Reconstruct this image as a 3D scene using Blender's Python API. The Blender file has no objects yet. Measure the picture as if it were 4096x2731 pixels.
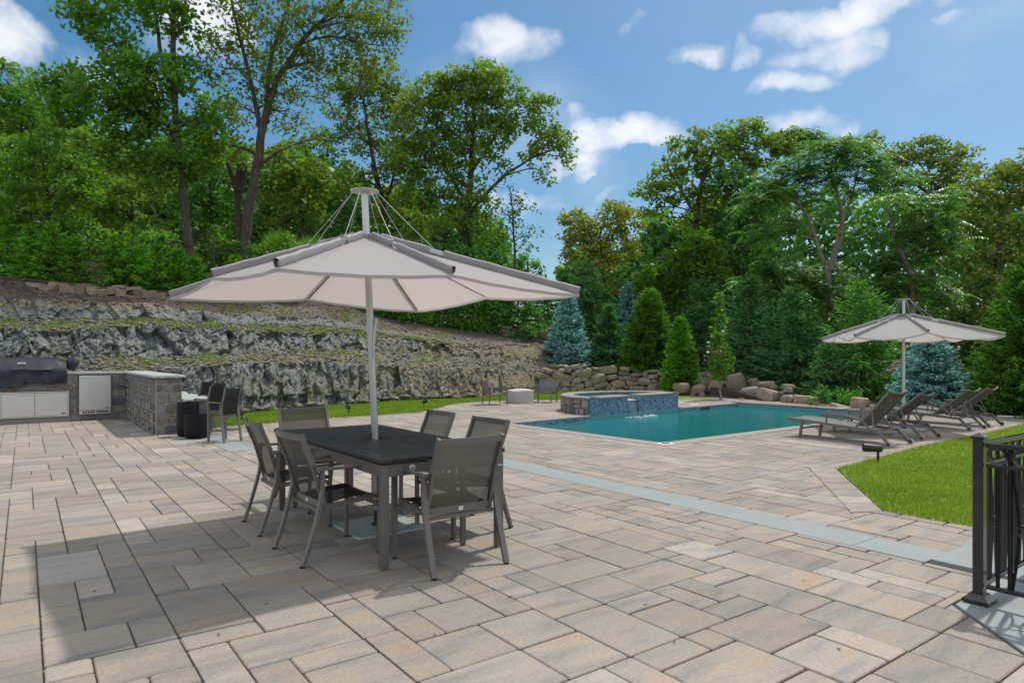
import bpy, math, random
import numpy as np
from mathutils import Vector, Matrix, noise as mnoise
random.seed(7); RNG = np.random.default_rng(11)
S = bpy.context.scene; COL = S.collection
# ------------------------------------------------------------------ camera, sky, sun, exposure
F, EYE, CX, HY = 2670.0, 1.4, 2048.0, 1430.0           # measured on the 4096 px wide photograph
cam = bpy.data.cameras.new('camera'); camo = bpy.data.objects.new('camera', cam); COL.objects.link(camo)
camo.location = (0, 0, EYE); camo.rotation_euler = (math.radians(90), 0, 0)
cam.sensor_width = 36; cam.lens = 36 * F / 4096; cam.shift_y = (HY - 1365.5) / 4096
cam.clip_start = .05; cam.clip_end = 2000
S.camera = camo
TA = math.atan2(1952, F)
A = (-math.sin(TA), math.cos(TA)); B = (math.cos(TA), math.sin(TA))    # the two paving directions
ANG_A = math.atan2(A[1], A[0]); ANG_B = math.atan2(B[1], B[0])
SUN_EL = math.radians(62); sd = (.17 * A[0] + 1.03 * B[0], .17 * A[1] + 1.03 * B[1])
SUN_AZ = math.atan2(sd[1], sd[0])
sun = bpy.data.lights.new('sun', 'SUN'); sun.energy = 2.0; sun.angle = math.radians(1.5); sun.color = (1, .94, .84)
suno = bpy.data.objects.new('sun', sun); COL.objects.link(suno)
dvec = Vector((math.cos(SUN_AZ) * math.cos(SUN_EL), math.sin(SUN_AZ) * math.cos(SUN_EL), math.sin(SUN_EL)))
suno.rotation_euler = dvec.to_track_quat('Z', 'Y').to_euler()
wd = bpy.data.worlds.new('World'); S.world = wd; wd.use_nodes = True
nt = wd.node_tree; nt.nodes.clear(); N = nt.nodes.new; L = nt.links.new
out = N('ShaderNodeOutputWorld'); bg = N('ShaderNodeBackground'); sky = N('ShaderNodeTexSky')
sky.sky_type = 'NISHITA'; sky.sun_disc = False; sky.sun_elevation = SUN_EL
sky.sun_rotation = math.radians(90) - SUN_AZ; sky.air_density = 1.0; sky.dust_density = 1.6; sky.ozone_density = 2.2
tc = N('ShaderNodeTexCoord')
def wm(op, a, b=None, c=None):
    n = N('ShaderNodeMath'); n.operation = op
    for i, v in enumerate((a, b, c)):
        if v is None: continue
        if isinstance(v, (int, float)): n.inputs[i].default_value = v
        else: L(v, n.inputs[i])
    return n.outputs[0]
def wv(op, a, b=None):
    n = N('ShaderNodeVectorMath'); n.operation = op
    for i, v in enumerate((a, b)):
        if v is None: continue
        if isinstance(v, tuple): n.inputs[i].default_value = v
        else: L(v, n.inputs[i])
    return n
nz = N('ShaderNodeTexNoise'); nz.inputs['Scale'].default_value = 8; nz.inputs['Detail'].default_value = 9; nz.inputs['Roughness'].default_value = .6; nz.inputs['Distortion'].default_value = .15
mp = N('ShaderNodeMapping'); mp.inputs['Scale'].default_value = (1, 1, 1.35); L(tc.outputs['Generated'], mp.inputs['Vector']); L(mp.outputs[0], nz.inputs['Vector'])
n2 = N('ShaderNodeTexNoise'); n2.inputs['Scale'].default_value = 3.2; n2.inputs['Detail'].default_value = 5; L(mp.outputs[0], n2.inputs['Vector'])
# cumulus: each is a direction in the sky with a width and height, its edge broken up by noise
wn_ = N('ShaderNodeTexNoise'); wn_.inputs['Scale'].default_value = 6.5; wn_.inputs['Detail'].default_value = 6; wn_.inputs['Roughness'].default_value = .55; L(tc.outputs['Generated'], wn_.inputs['Vector'])
wsub = wv('SUBTRACT', wn_.outputs['Color'], (.5, .5, .5)).outputs[0]; wsc = N('ShaderNodeVectorMath'); wsc.operation = 'SCALE'; L(wsub, wsc.inputs[0]); wsc.inputs['Scale'].default_value = .16
wdir = wv('ADD', tc.outputs['Generated'], wsc.outputs[0]).outputs[0]
CLOUDS = [(1180, 105, 150, 62, 1.), (1110, 100, 60, 40, .8), (1400, 320, 150, 50, .9), (1330, 370, 110, 40, .7), (1600, 125, 75, 28, .7), (1695, 120, 30, 40, .7),
 (1900, 115, 175, 62, .9), (1820, 190, 110, 36, .95), (1960, 12, 250, 58, 1.), (2220, 40, 60, 25, .5), (1830, 285, 140, 32, .75), (1460, 70, 45, 20, .45),
 (10, 90, 130, 85, 1.), (450, 60, 110, 110, .8), (300, 170, 160, 80, .8), (-350, 300, 300, 60, .8), (2700, 200, 250, 70, .8), (900, -250, 300, 90, .8), (2300, -300, 320, 110, .8), (1260, 470, 200, 40, .5),
 (620, 480, 400, 120, .5)]
acc = None
for (dx, dy, rx, ry, st) in CLOUDS:
    v = Vector(((dx * 1.7415 - CX) / F, 1, -(dy * 1.7415 - HY) / F)); ln = v.length; c = v / ln
    r = c.cross(Vector((0, 0, 1))).normalized(); u = r.cross(c)
    d = wv('SUBTRACT', wdir, tuple(c)).outputs[0]
    a1 = wm('DIVIDE', wv('DOT_PRODUCT', d, tuple(r)).outputs['Value'], rx * 1.7415 / F / ln)
    a2 = wm('DIVIDE', wv('DOT_PRODUCT', d, tuple(u)).outputs['Value'], ry * 1.7415 / F / ln)
    a3 = wm('MULTIPLY', wv('DOT_PRODUCT', d, tuple(c)).outputs['Value'], 4)
    q = wm('ADD', wm('ADD', wm('MULTIPLY', a1, a1), wm('MULTIPLY', a2, a2)), wm('MULTIPLY', a3, a3))
    q = wm('MULTIPLY', wm('MAXIMUM', wm('SUBTRACT', 1.25, q), 0), st)
    acc = q if acc is None else wm('MAXIMUM', acc, q)
cl = wm('ADD', wm('MULTIPLY', acc, .72), wm('MULTIPLY', wm('SUBTRACT', nz.outputs['Fac'], .53), 2.4))
cl = wm('MULTIPLY', cl, wm('MINIMUM', wm('MULTIPLY', acc, 3), 1))
ramp = N('ShaderNodeMapRange'); ramp.interpolation_type = 'SMOOTHSTEP'; L(cl, ramp.inputs['Value'])
ramp.inputs['From Min'].default_value = .05; ramp.inputs['From Max'].default_value = 1.1; ramp.inputs['To Max'].default_value = .93
wisp = N('ShaderNodeMapRange'); wisp.interpolation_type = 'SMOOTHSTEP'; L(n2.outputs['Fac'], wisp.inputs['Value'])
wisp.inputs['From Min'].default_value = .48; wisp.inputs['From Max'].default_value = .8; wisp.inputs['To Max'].default_value = .25
# dense bright cloud added over the unseen sky to lift the shade
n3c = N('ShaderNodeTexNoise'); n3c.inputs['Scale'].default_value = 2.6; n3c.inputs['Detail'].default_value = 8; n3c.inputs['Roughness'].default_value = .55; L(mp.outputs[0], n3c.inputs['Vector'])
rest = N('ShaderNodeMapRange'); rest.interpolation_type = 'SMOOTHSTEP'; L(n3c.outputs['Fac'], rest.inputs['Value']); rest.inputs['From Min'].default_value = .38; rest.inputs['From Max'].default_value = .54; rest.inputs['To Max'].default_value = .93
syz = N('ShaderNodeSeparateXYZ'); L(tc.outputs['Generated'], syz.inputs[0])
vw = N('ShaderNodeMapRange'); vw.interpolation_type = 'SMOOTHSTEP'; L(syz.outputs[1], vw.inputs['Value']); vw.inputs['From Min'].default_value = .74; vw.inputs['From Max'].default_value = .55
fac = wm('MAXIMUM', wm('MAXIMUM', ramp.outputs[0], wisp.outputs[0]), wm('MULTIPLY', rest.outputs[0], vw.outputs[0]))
sz = N('ShaderNodeSeparateXYZ'); L(tc.outputs['Generated'], sz.inputs[0])
cc = N('ShaderNodeMix'); cc.data_type = 'RGBA'
cc.inputs['A'].default_value = (4.5, 4.65, 4.9, 1); cc.inputs['B'].default_value = (6.6, 6.6, 6.65, 1); L(n2.outputs['Fac'], cc.inputs['Factor'])
hsv = N('ShaderNodeHueSaturation'); hsv.inputs['Saturation'].default_value = 1.36; hsv.inputs['Hue'].default_value = .487; hsv.inputs['Value'].default_value = .62; L(sky.outputs[0], hsv.inputs['Color'])
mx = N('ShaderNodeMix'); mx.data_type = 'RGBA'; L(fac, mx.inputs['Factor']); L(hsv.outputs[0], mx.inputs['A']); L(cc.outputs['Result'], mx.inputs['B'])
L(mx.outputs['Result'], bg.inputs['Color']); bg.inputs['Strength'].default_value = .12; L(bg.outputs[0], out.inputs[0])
S.view_settings.view_transform = 'Standard'; S.view_settings.look = 'None'; S.view_settings.gamma = 1; S.view_settings.use_curve_mapping = False
S.view_settings.exposure = 0.64
S.render.engine = 'CYCLES'
try:
    S.cycles.use_denoising = True; S.cycles.max_bounces = 6; S.cycles.transparent_max_bounces = 8
    S.cycles.diffuse_bounces = 3; S.cycles.glossy_bounces = 3; S.cycles.sample_clamp_indirect = 6; S.cycles.caustics_reflective = False; S.cycles.caustics_refractive = False
except Exception: pass

# ------------------------------------------------------------------ helpers
def P(a, b, z=0.0): return (a * A[0] + b * B[0], a * A[1] + b * B[1], z)
def ab(x, y): return x * A[0] + y * A[1], x * B[0] + y * B[1]
def W(u, v, Y):                         # photo measurement (4096 px) at a distance -> point in the place
    return np.array([(u - CX) / F * Y, Y, EYE - (v - HY) * Y / F])
K = 1.7415
def WD(dx, dy, Y): return W(dx * K, dy * K, Y)
def put(o, parent=None):
    COL.objects.link(o)
    if parent is not None: o.parent = parent
    return o
def tag(o, label=None, cat=None, group=None, kind=None):
    if label: o['label'] = label
    if cat: o['category'] = cat
    if group: o['group'] = group
    if kind: o['kind'] = kind
    return o
def empty(name, loc, rz, label, cat, group=None):
    o = bpy.data.objects.new(name, None); o.location = loc; o.rotation_euler = (0, 0, rz); o.empty_display_size = .1
    put(o); return tag(o, label, cat, group)
def copy_tree(o, parent=None):
    c = o.copy(); COL.objects.link(c)
    if parent is not None: c.parent = parent
    for ch in list(o.children): copy_tree(ch, c)
    return c
class MB:
    def __init__(s): s.v = []; s.f = []; s.m = []
    def add(s, vs, fs, mi=0):
        k = len(s.v); s.v += [tuple(p) for p in vs]; s.f += [tuple(i + k for i in f) for f in fs]; s.m += [mi] * len(fs); return s
    def box(s, c, sz, rz=0, bev=0, M=None, mi=0):
        x, y, z = sz[0] / 2, sz[1] / 2, sz[2] / 2
        if bev > 0:
            e = bev; vs = []
            for sx in (-1, 1):
                for sy in (-1, 1):
                    for s2 in (-1, 1):
                        vs += [(sx * x, sy * (y - e), s2 * (z - e)), (sx * (x - e), sy * y, s2 * (z - e)), (sx * (x - e), sy * (y - e), s2 * z)]
            import itertools
            def I(sx, sy, s2, k): return ((sx > 0) * 4 + (sy > 0) * 2 + (s2 > 0)) * 3 + k
            fs = []
            fs += [(I(1, -1, -1, 0), I(1, 1, -1, 0), I(1, 1, 1, 0), I(1, -1, 1, 0)), (I(-1, 1, -1, 0), I(-1, -1, -1, 0), I(-1, -1, 1, 0), I(-1, 1, 1, 0))]
            fs += [(I(1, 1, -1, 1), I(-1, 1, -1, 1), I(-1, 1, 1, 1), I(1, 1, 1, 1)), (I(-1, -1, -1, 1), I(1, -1, -1, 1), I(1, -1, 1, 1), I(-1, -1, 1, 1))]
            fs += [(I(-1, -1, 1, 2), I(1, -1, 1, 2), I(1, 1, 1, 2), I(-1, 1, 1, 2)), (I(-1, 1, -1, 2), I(1, 1, -1, 2), I(1, -1, -1, 2), I(-1, -1, -1, 2))]
            for p in (-1, 1):
                for q in (-1, 1):
                    f1 = (I(p, q, -1, 0), I(p, q, -1, 1), I(p, q, 1, 1), I(p, q, 1, 0)); fs.append(f1 if p * q > 0 else f1[::-1])
                    f2 = (I(-1, p, q, 1), I(1, p, q, 1), I(1, p, q, 2), I(-1, p, q, 2)); fs.append(f2[::-1] if p * q > 0 else f2)
                    f3 = (I(p, -1, q, 0), I(p, 1, q, 0), I(p, 1, q, 2), I(p, -1, q, 2)); fs.append(f3 if p * q > 0 else f3[::-1])
            for sx in (-1, 1):
                for sy in (-1, 1):
                    for s2 in (-1, 1):
                        f = (I(sx, sy, s2, 0), I(sx, sy, s2, 1), I(sx, sy, s2, 2)); fs.append(f if sx * sy * s2 > 0 else f[::-1])
        else:
            vs = [(sx * x, sy * y, s2 * z) for sx in (-1, 1) for sy in (-1, 1) for s2 in (-1, 1)]
            fs = [(0, 1, 3, 2), (4, 6, 7, 5), (0, 4, 5, 1), (2, 3, 7, 6), (0, 2, 6, 4), (1, 5, 7, 3)]
        if M is None:
            cr, sr = math.cos(rz), math.sin(rz); vs = [(c[0] + p[0] * cr - p[1] * sr, c[1] + p[0] * sr + p[1] * cr, c[2] + p[2]) for p in vs]
        else: vs = [tuple(M @ Vector(p) + Vector(c)) for p in vs]
        return s.add(vs, fs, mi)
    def bar(s, p, q, w, h, up=(0, 0, 1), bev=0, mi=0):      # rectangular bar from p to q
        p = Vector(p); q = Vector(q); d = q - p; l = d.length; d.normalize(); u = Vector(up)
        if abs(d.dot(u)) > .98: u = Vector((0, 1, 0)) if abs(d.y) < .9 else Vector((1, 0, 0))
        r = d.cross(u).normalized(); u = r.cross(d)
        M = Matrix((r, d, u)).transposed()
        return s.box((p + q) / 2, (w, l, h), M=M, bev=bev, mi=mi)
    def tube(s, pts, r, n=8, rs=None, cap=True, mi=0, sq=None):   # round (or sq=(w,h) rectangular) section along a path
        pts = [Vector(p) for p in pts]; m = len(pts); k0 = len(s.v); up0 = None; rings = []
        for i, p in enumerate(pts):
            d = (pts[min(i + 1, m - 1)] - pts[max(i - 1, 0)]).normalized()
            if up0 is None: up0 = Vector((0, 0, 1)) if abs(d.z) < .9 else Vector((1, 0, 0))
            x = d.cross(up0)
            if x.length < 1e-4: x = d.orthogonal()
            x.normalize(); y = x.cross(d).normalized(); up0 = y
            rr = rs[i] if rs else r
            if sq:
                w, h = sq[0] / 2, sq[1] / 2; ring = [p + x * a * w + y * b * h for a, b in ((-1, -1), (1, -1), (1, 1), (-1, 1))]
            else: ring = [p + x * math.cos(2 * math.pi * j / n) * rr + y * math.sin(2 * math.pi * j / n) * rr for j in range(n)]
            rings.append(ring)
        nn = 4 if sq else n
        vs = [v for ring in rings for v in ring]; fs = []
        for i in range(m - 1):
            for j in range(nn):
                j2 = (j + 1) % nn; fs.append((i * nn + j, i * nn + j2, (i + 1) * nn + j2, (i + 1) * nn + j))
        if cap: fs.append(tuple(range(nn))[::-1]); fs.append(tuple((m - 1) * nn + j for j in range(nn)))
        return s.add(vs, fs, mi)
    def lathe(s, prof, n=32, c=(0, 0, 0), mi=0, close=False):
        vs = []; fs = []; m = len(prof)
        for (r, z) in prof:
            for j in range(n): t = 2 * math.pi * j / n; vs.append((c[0] + r * math.cos(t), c[1] + r * math.sin(t), c[2] + z))
        for i in range(m - 1):
            for j in range(n): j2 = (j + 1) % n; fs.append((i * n + j, i * n + j2, (i + 1) * n + j2, (i + 1) * n + j))
        fs.append(tuple(range(n))[::-1]); fs.append(tuple((m - 1) * n + j for j in range(n)))
        return s.add(vs, fs, mi)
    def prism(s, poly, z0, z1, bev=0, mi=0):
        n = len(poly)
        if bev > 0:
            cx = sum(p[0] for p in poly) / n; cy = sum(p[1] for p in poly) / n; ins = []
            for p in poly:
                d = math.hypot(p[0] - cx, p[1] - cy) + 1e-9; k = 1 - bev * 1.3 / d; ins.append((cx + (p[0] - cx) * k, cy + (p[1] - cy) * k))
            rows = [[(x, y, z0) for x, y in poly], [(x, y, z1 - bev) for x, y in poly], [(x, y, z1) for x, y in ins]]
        else: rows = [[(x, y, z0) for x, y in poly], [(x, y, z1) for x, y in poly]]
        vs = [v for r in rows for v in r]; fs = []
        for i in range(len(rows) - 1):
            for j in range(n): j2 = (j + 1) % n; fs.append((i * n + j, i * n + j2, (i + 1) * n + j2, (i + 1) * n + j))
        fs.append(tuple((len(rows) - 1) * n + j for j in range(n)))
        return s.add(vs, fs, mi)
    def mesh(s, name, mats, smooth=False):
        me = bpy.data.meshes.new(name); me.from_pydata(s.v, [], s.f)
        for m in (mats if isinstance(mats, (list, tuple)) else [mats]): me.materials.append(m)
        if len(me.materials) > 1: me.polygons.foreach_set('material_index', s.m)
        if smooth:
            me.polygons.foreach_set('use_smooth', [True] * len(s.f))
            try: me.set_sharp_from_angle(angle=math.radians(38))
            except Exception: pass
        me.update(); return me
    def build(s, name, mats, parent=None, smooth=False, loc=None):
        o = bpy.data.objects.new(name, s.mesh(name, mats, smooth))
        if loc is not None: o.location = loc
        return put(o, parent)
def np_mesh(name, V, Q, mat, smooth=False):                # V (n,3), Q (m,k) faces of equal size
    me = bpy.data.meshes.new(name); n, m, k = len(V), len(Q), Q.shape[1]
    me.vertices.add(n); me.vertices.foreach_set('co', np.ascontiguousarray(V, dtype=np.float32).ravel())
    me.loops.add(m * k); me.loops.foreach_set('vertex_index', np.ascontiguousarray(Q, dtype=np.int32).ravel())
    me.polygons.add(m); me.polygons.foreach_set('loop_start', np.arange(0, m * k, k, dtype=np.int32)); me.polygons.foreach_set('loop_total', np.full(m, k, dtype=np.int32))
    if smooth: me.polygons.foreach_set('use_smooth', np.ones(m, dtype=bool))
    me.materials.append(mat); me.update(calc_edges=True); return me

# ------------------------------------------------------------------ materials
def mat(name):
    m = bpy.data.materials.new(name); m.use_nodes = True; t = m.node_tree
    return m, t, t.nodes['Principled BSDF']
def rampnode(t, fac, stops, interp='LINEAR'):
    r = t.nodes.new('ShaderNodeValToRGB'); r.color_ramp.interpolation = interp; e = r.color_ramp.elements
    while len(e) < len(stops): e.new(.5)
    for i, (p, c) in enumerate(stops): e[i].position = p; e[i].color = (*c, 1)
    t.links.new(fac, r.inputs[0]); return r.outputs[0]
def noisen(t, vec, scale, detail=3, rough=.5, dist=0):
    n = t.nodes.new('ShaderNodeTexNoise'); n.inputs['Scale'].default_value = scale; n.inputs['Detail'].default_value = detail; n.inputs['Roughness'].default_value = rough; n.inputs['Distortion'].default_value = dist
    if vec is not None: t.links.new(vec, n.inputs['Vector'])
    return n.outputs['Fac']
def mathn(t, op, a, b=0.0, clamp=False):
    n = t.nodes.new('ShaderNodeMath'); n.operation = op; n.use_clamp = clamp
    for i, v in enumerate((a, b)):
        if isinstance(v, (int, float)): n.inputs[i].default_value = v
        else: t.links.new(v, n.inputs[i])
    return n.outputs[0]
def mixc(t, f, a, b, mode='MIX'):
    n = t.nodes.new('ShaderNodeMix'); n.data_type = 'RGBA'; n.blend_type = mode
    for k, v in (('Factor', f), ('A', a), ('B', b)):
        if isinstance(v, (int, float)): n.inputs[k].default_value = v
        elif isinstance(v, tuple): n.inputs[k].default_value = (*v, 1)
        else: t.links.new(v, n.inputs[k])
    return n.outputs['Result']
def bumpn(t, h, strength=.3, dist=.01):
    n = t.nodes.new('ShaderNodeBump'); n.inputs['Strength'].default_value = strength; n.inputs['Distance'].default_value = dist; t.links.new(h, n.inputs['Height']); return n.outputs[0]
def posn(t, scale=(1, 1, 1), rot=(0, 0, 0)):
    g = t.nodes.new('ShaderNodeNewGeometry'); m = t.nodes.new('ShaderNodeMapping'); m.inputs['Scale'].default_value = scale; m.inputs['Rotation'].default_value = rot
    t.links.new(g.outputs['Position'], m.inputs['Vector']); return m.outputs[0], g
def randn(t):                                              # one random number for each piece, whether object or loose island
    g = t.nodes.new('ShaderNodeNewGeometry'); o = t.nodes.new('ShaderNodeObjectInfo')
    return mathn(t, 'FRACT', mathn(t, 'ADD', mathn(t, 'MULTIPLY', g.outputs['Random Per Island'], 7.13), mathn(t, 'MULTIPLY', o.outputs['Random'], 13.7)))
def simple(name, col, rough=.5, metal=0, var=.12, scale=8, bump=0, bscale=60, coat=0):
    m, t, b = mat(name); p, g = posn(t)
    n = noisen(t, p, scale, 4)
    t.links.new(mixc(t, n, tuple(c * (1 - var) for c in col), tuple(min(1, c * (1 + var)) for c in col)), b.inputs['Base Color'])
    t.links.new(mathn(t, 'ADD', mathn(t, 'MULTIPLY', noisen(t, p, scale * 3), .16), rough - .08), b.inputs['Roughness']); b.inputs['Metallic'].default_value = metal
    if bump: t.links.new(bumpn(t, noisen(t, p, bscale, 5), bump, .004), b.inputs['Normal'])
    if coat: b.inputs['Coat Weight'].default_value = coat
    return m
M = {}
M['frame'] = simple('powder_coated_frame', (.165, .155, .145), .42, .35, .08)
M['silver'] = simple('anodised_aluminium', (.56, .58, .60), .34, .75, .06)
M['steel'] = simple('brushed_stainless', (.62, .62, .62), .33, .85, .09, 3)
M['black'] = simple('black_gloss_paint', (.012, .013, .015), .22, 0, .2, 5, 0, 60, .4)
M['blackcap'] = simple('matt_black_plastic', (.02, .02, .022), .5, 0, .15)
M['tabletop'] = simple('black_table_slats', (.030, .032, .036), .45, 0, .15, 20)
M['tabletop'].node_tree.nodes['Principled BSDF'].inputs['Specular IOR Level'].default_value = .35
M['planter'] = simple('dark_planter', (.010, .0105, .014), .55, 0, .2, 5, .15, 90)
M['planter'].node_tree.nodes['Principled BSDF'].inputs['Specular IOR Level'].default_value = .2
M['wheel'] = simple('wheel_rubber_grey', (.35, .34, .33), .6)
M['cable'] = simple('steel_cable', (.6, .6, .58), .35, .6)
M['glass_plate'] = simple('pale_base_plate', (.46, .54, .55), .22, .15, .05, 6)
M['white'] = simple('white_plastic', (.78, .78, .76), .4)
M['door_dark'] = simple('vent_dark', (.03, .03, .03), .6)
M['lightfix'] = simple('dark_bronze_fixture', (.022, .02, .019), .45, .1)
# sling fabric: an open weave that lets a little of what lies behind through
def sling(name, col, see):
    m, t, b = mat(name); tcn = t.nodes.new('ShaderNodeTexCoord')
    w = t.nodes.new('ShaderNodeTexWave'); w.inputs['Scale'].default_value = 90; t.links.new(tcn.outputs['Object'], w.inputs['Vector'])
    t.links.new(mixc(t, w.outputs['Fac'], tuple(c * .75 for c in col), tuple(c * 1.2 for c in col)), b.inputs['Base Color']); b.inputs['Roughness'].default_value = .7; b.inputs['Specular IOR Level'].default_value = .25
    tr = t.nodes.new('ShaderNodeBsdfTransparent'); mxs = t.nodes.new('ShaderNodeMixShader'); mxs.inputs[0].default_value = see
    tl = t.nodes.new('ShaderNodeBsdfTranslucent'); tl.inputs[0].default_value = (.38, .36, .33, 1); mt_ = t.nodes.new('ShaderNodeMixShader'); mt_.inputs[0].default_value = .30 if see > .1 else .03; t.links.new(b.outputs[0], mt_.inputs[1]); t.links.new(tl.outputs[0], mt_.inputs[2])
    t.links.new(mt_.outputs[0], mxs.inputs[1]); t.links.new(tr.outputs[0], mxs.inputs[2]); t.links.new(mxs.outputs[0], t.nodes['Material Output'].inputs[0]); return m
M['sling'] = sling('charcoal_sling_mesh', (.016, .015, .0145), .17)
M['sling_dark'] = sling('charcoal_sling', (.012, .012, .013), .05)
M['sling_grey'] = sling('grey_lounger_sling', (.17, .17, .17), .05)
M['sling_brown'] = sling('grey_sling_back', (.052, .05, .047), .06)
# umbrella cloth, a little light passes through it
m, t, b = mat('canopy_cloth'); p, g = posn(t); b.inputs['Roughness'].default_value = .85
t.links.new(mixc(t, noisen(t, p, 3, 3), (.50, .49, .505), (.55, .54, .555)), b.inputs['Base Color'])
trl = t.nodes.new('ShaderNodeBsdfTranslucent'); trl.inputs[0].default_value = (.62, .55, .52, 1); mxs = t.nodes.new('ShaderNodeMixShader'); mxs.inputs[0].default_value = .47
wr = t.nodes.new('ShaderNodeMapping'); tcn = t.nodes.new('ShaderNodeTexCoord'); t.links.new(tcn.outputs['Object'], wr.inputs[0]); wr.inputs['Scale'].default_value = (1.2, 1.2, 14)
t.links.new(bumpn(t, noisen(t, wr.outputs[0], 1.6, 3), .35, .03), b.inputs['Normal'])
t.links.new(b.outputs[0], mxs.inputs[1]); t.links.new(trl.outputs[0], mxs.inputs[2]); t.links.new(mxs.outputs[0], t.nodes['Material Output'].inputs[0]); M['cloth'] = m
M['sleeve'] = simple('rib_sleeve_cloth', (.30, .29, .30), .8, 0, .06, 6, .2, 40)
M['firecover'] = simple('fire_pit_cover_cloth', (.46, .41, .42), .8, 0, .10, 3, .2, 20)
M['grillcover'] = simple('grill_cover_vinyl', (.009, .013, .026), .4, 0, .25, 3, .5, 12)
# concrete paving stones: tan, grey and rust streaks running with the stone
def paver_mat(name, tone=1.0, dusk=0):
    m, t, b = mat(name); rz = -ANG_B
    p, g = posn(t, (1, 1, 1), (0, 0, rz)); st = t.nodes.new('ShaderNodeMapping'); st.inputs['Scale'].default_value = (1.1, 4.2, 1); t.links.new(p, st.inputs['Vector'])
    r = randn(t); off = t.nodes.new('ShaderNodeCombineXYZ'); t.links.new(mathn(t, 'MULTIPLY', r, 61), off.inputs[0]); t.links.new(mathn(t, 'MULTIPLY', r, 37), off.inputs[1])
    va = t.nodes.new('ShaderNodeVectorMath'); va.operation = 'ADD'; t.links.new(st.outputs[0], va.inputs[0]); t.links.new(off.outputs[0], va.inputs[1])
    n1 = noisen(t, va.outputs[0], 1.5, 5, .55, .4)
    col = rampnode(t, n1, [(.28, (.235, .225, .22)), (.42, (.335, .31, .275)), (.54, (.41, .355, .295)), (.66, (.44, .34, .255)), (.8, (.41, .295, .215))])
    grey = rampnode(t, n1, [(.3, (.27, .262, .255)), (.5, (.36, .342, .312)), (.7, (.42, .365, .30))])
    col = mixc(t, rampnode(t, r, [(.2, (.35, .35, .35)), (.6, (1, 1, 1))]), grey, col)
    pale = rampnode(t, mathn(t, 'FRACT', mathn(t, 'MULTIPLY', r, 5.37)), [(0, (.80, .80, .80)), (.5, (.94, .94, .94)), (.9, (1.04, 1.04, 1.04)), (.97, (1.2, 1.22, 1.25))])
    col = mixc(t, 1.0, col, pale, 'MULTIPLY')
    fine = noisen(t, p, 55, 6, .7); col = mixc(t, 1.0, col, rampnode(t, fine, [(.3, (.80, .80, .80)), (.6, (1.06, 1.06, 1.06))]), 'MULTIPLY')
    big = noisen(t, p, .45, 4, .55); col = mixc(t, 1.0, col, rampnode(t, big, [(.3, (.86, .87, .88)), (.65, (1.05, 1.04, 1.02))]), 'MULTIPLY')
    vo = t.nodes.new('ShaderNodeTexVoronoi'); vo.inputs['Scale'].default_value = 26; t.links.new(p, vo.inputs['Vector'])
    col = mixc(t, rampnode(t, vo.outputs['Distance'], [(.05, (.7, .7, .7)), (.075, (0, 0, 0))]), col, (.62, .60, .56))
    t.links.new(mixc(t, 1.0, col, (tone, tone, tone), 'MULTIPLY'), b.inputs['Base Color']); b.inputs['Roughness'].default_value = .82
    crack = t.nodes.new('ShaderNodeTexWave'); crack.inputs['Scale'].default_value = .9; crack.inputs['Distortion'].default_value = 9; crack.inputs['Detail'].default_value = 3; t.links.new(va.outputs[0], crack.inputs['Vector'])
    h = mathn(t, 'ADD', mathn(t, 'MULTIPLY', fine, .5), mathn(t, 'ADD', mathn(t, 'MULTIPLY', noisen(t, va.outputs[0], 5, 4), 1.1), mathn(t, 'MULTIPLY', rampnode(t, crack.outputs['Fac'], [(0, (0, 0, 0)), (.06, (1, 1, 1))]), .5)))
    t.links.new(bumpn(t, h, .42, .009), b.inputs['Normal']); return m
M['paver'] = paver_mat('concrete_paver', .84)
M['coping'] = simple('coping_stone_grey', (.29, .265, .24), .7, 0, .22, 9, .4, 50)
M['bluestone'] = simple('bluestone_slab', (.26, .288, .29), .6, 0, .13, 3.2, .12, 40)
M['slate_top'] = simple('bluestone_counter', (.37, .40, .39), .7, 0, .14, 6, .5, 26)
m, t, b = mat('joint_sand'); p, g = posn(t); t.links.new(rampnode(t, noisen(t, p, 3, 6, .7), [(.35, (.09, .08, .066)), (.55, (.19, .17, .135)), (.68, (.10, .115, .05))]), b.inputs['Base Color']); b.inputs['Roughness'].default_value = 1; M['joint'] = m
def stonemat(name, cols, bs=.7, scale=5):
    m, t, b = mat(name); tcn = t.nodes.new('ShaderNodeTexCoord'); p, g = posn(t); r = randn(t)
    n = noisen(t, p, scale, 8, .65, .6)
    k = mathn(t, 'ADD', mathn(t, 'MULTIPLY', r, .62), mathn(t, 'MULTIPLY', n, .42)); c = rampnode(t, k, [(i / (len(cols) - 1) * .8 + .1, cc_) for i, cc_ in enumerate(cols)])
    c = mixc(t, 1.0, c, rampnode(t, noisen(t, p, scale * 5, 6, .75), [(.32, (.62, .62, .62)), (.62, (1.25, 1.25, 1.25))]), 'MULTIPLY')
    t.links.new(c, b.inputs['Base Color']); b.inputs['Roughness'].default_value = .85
    t.links.new(bumpn(t, noisen(t, p, scale * 3.2, 9, .72, .8), bs, .03), b.inputs['Normal']); return m
M['granite'] = stonemat('blue_grey_granite', [(.065, .08, .10), (.12, .135, .15), (.21, .205, .19), (.30, .295, .28), (.20, .15, .11), (.11, .13, .15)], .9, 6)
M['boulder'] = stonemat('fieldstone_boulder', [(.31, .255, .165), (.21, .19, .12), (.27, .23, .16), (.26, .25, .235), (.33, .24, .175), (.20, .195, .18)], .7, 2.6)
M['ledge'] = stonemat('ledge_stone', [(.18, .16, .12), (.24, .19, .13), (.33, .235, .15), (.30, .28, .25)], .6, 4)
M['mortar'] = simple('pale_mortar', (.36, .345, .32), .95, 0, .15, 20, .4, 80)
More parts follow.
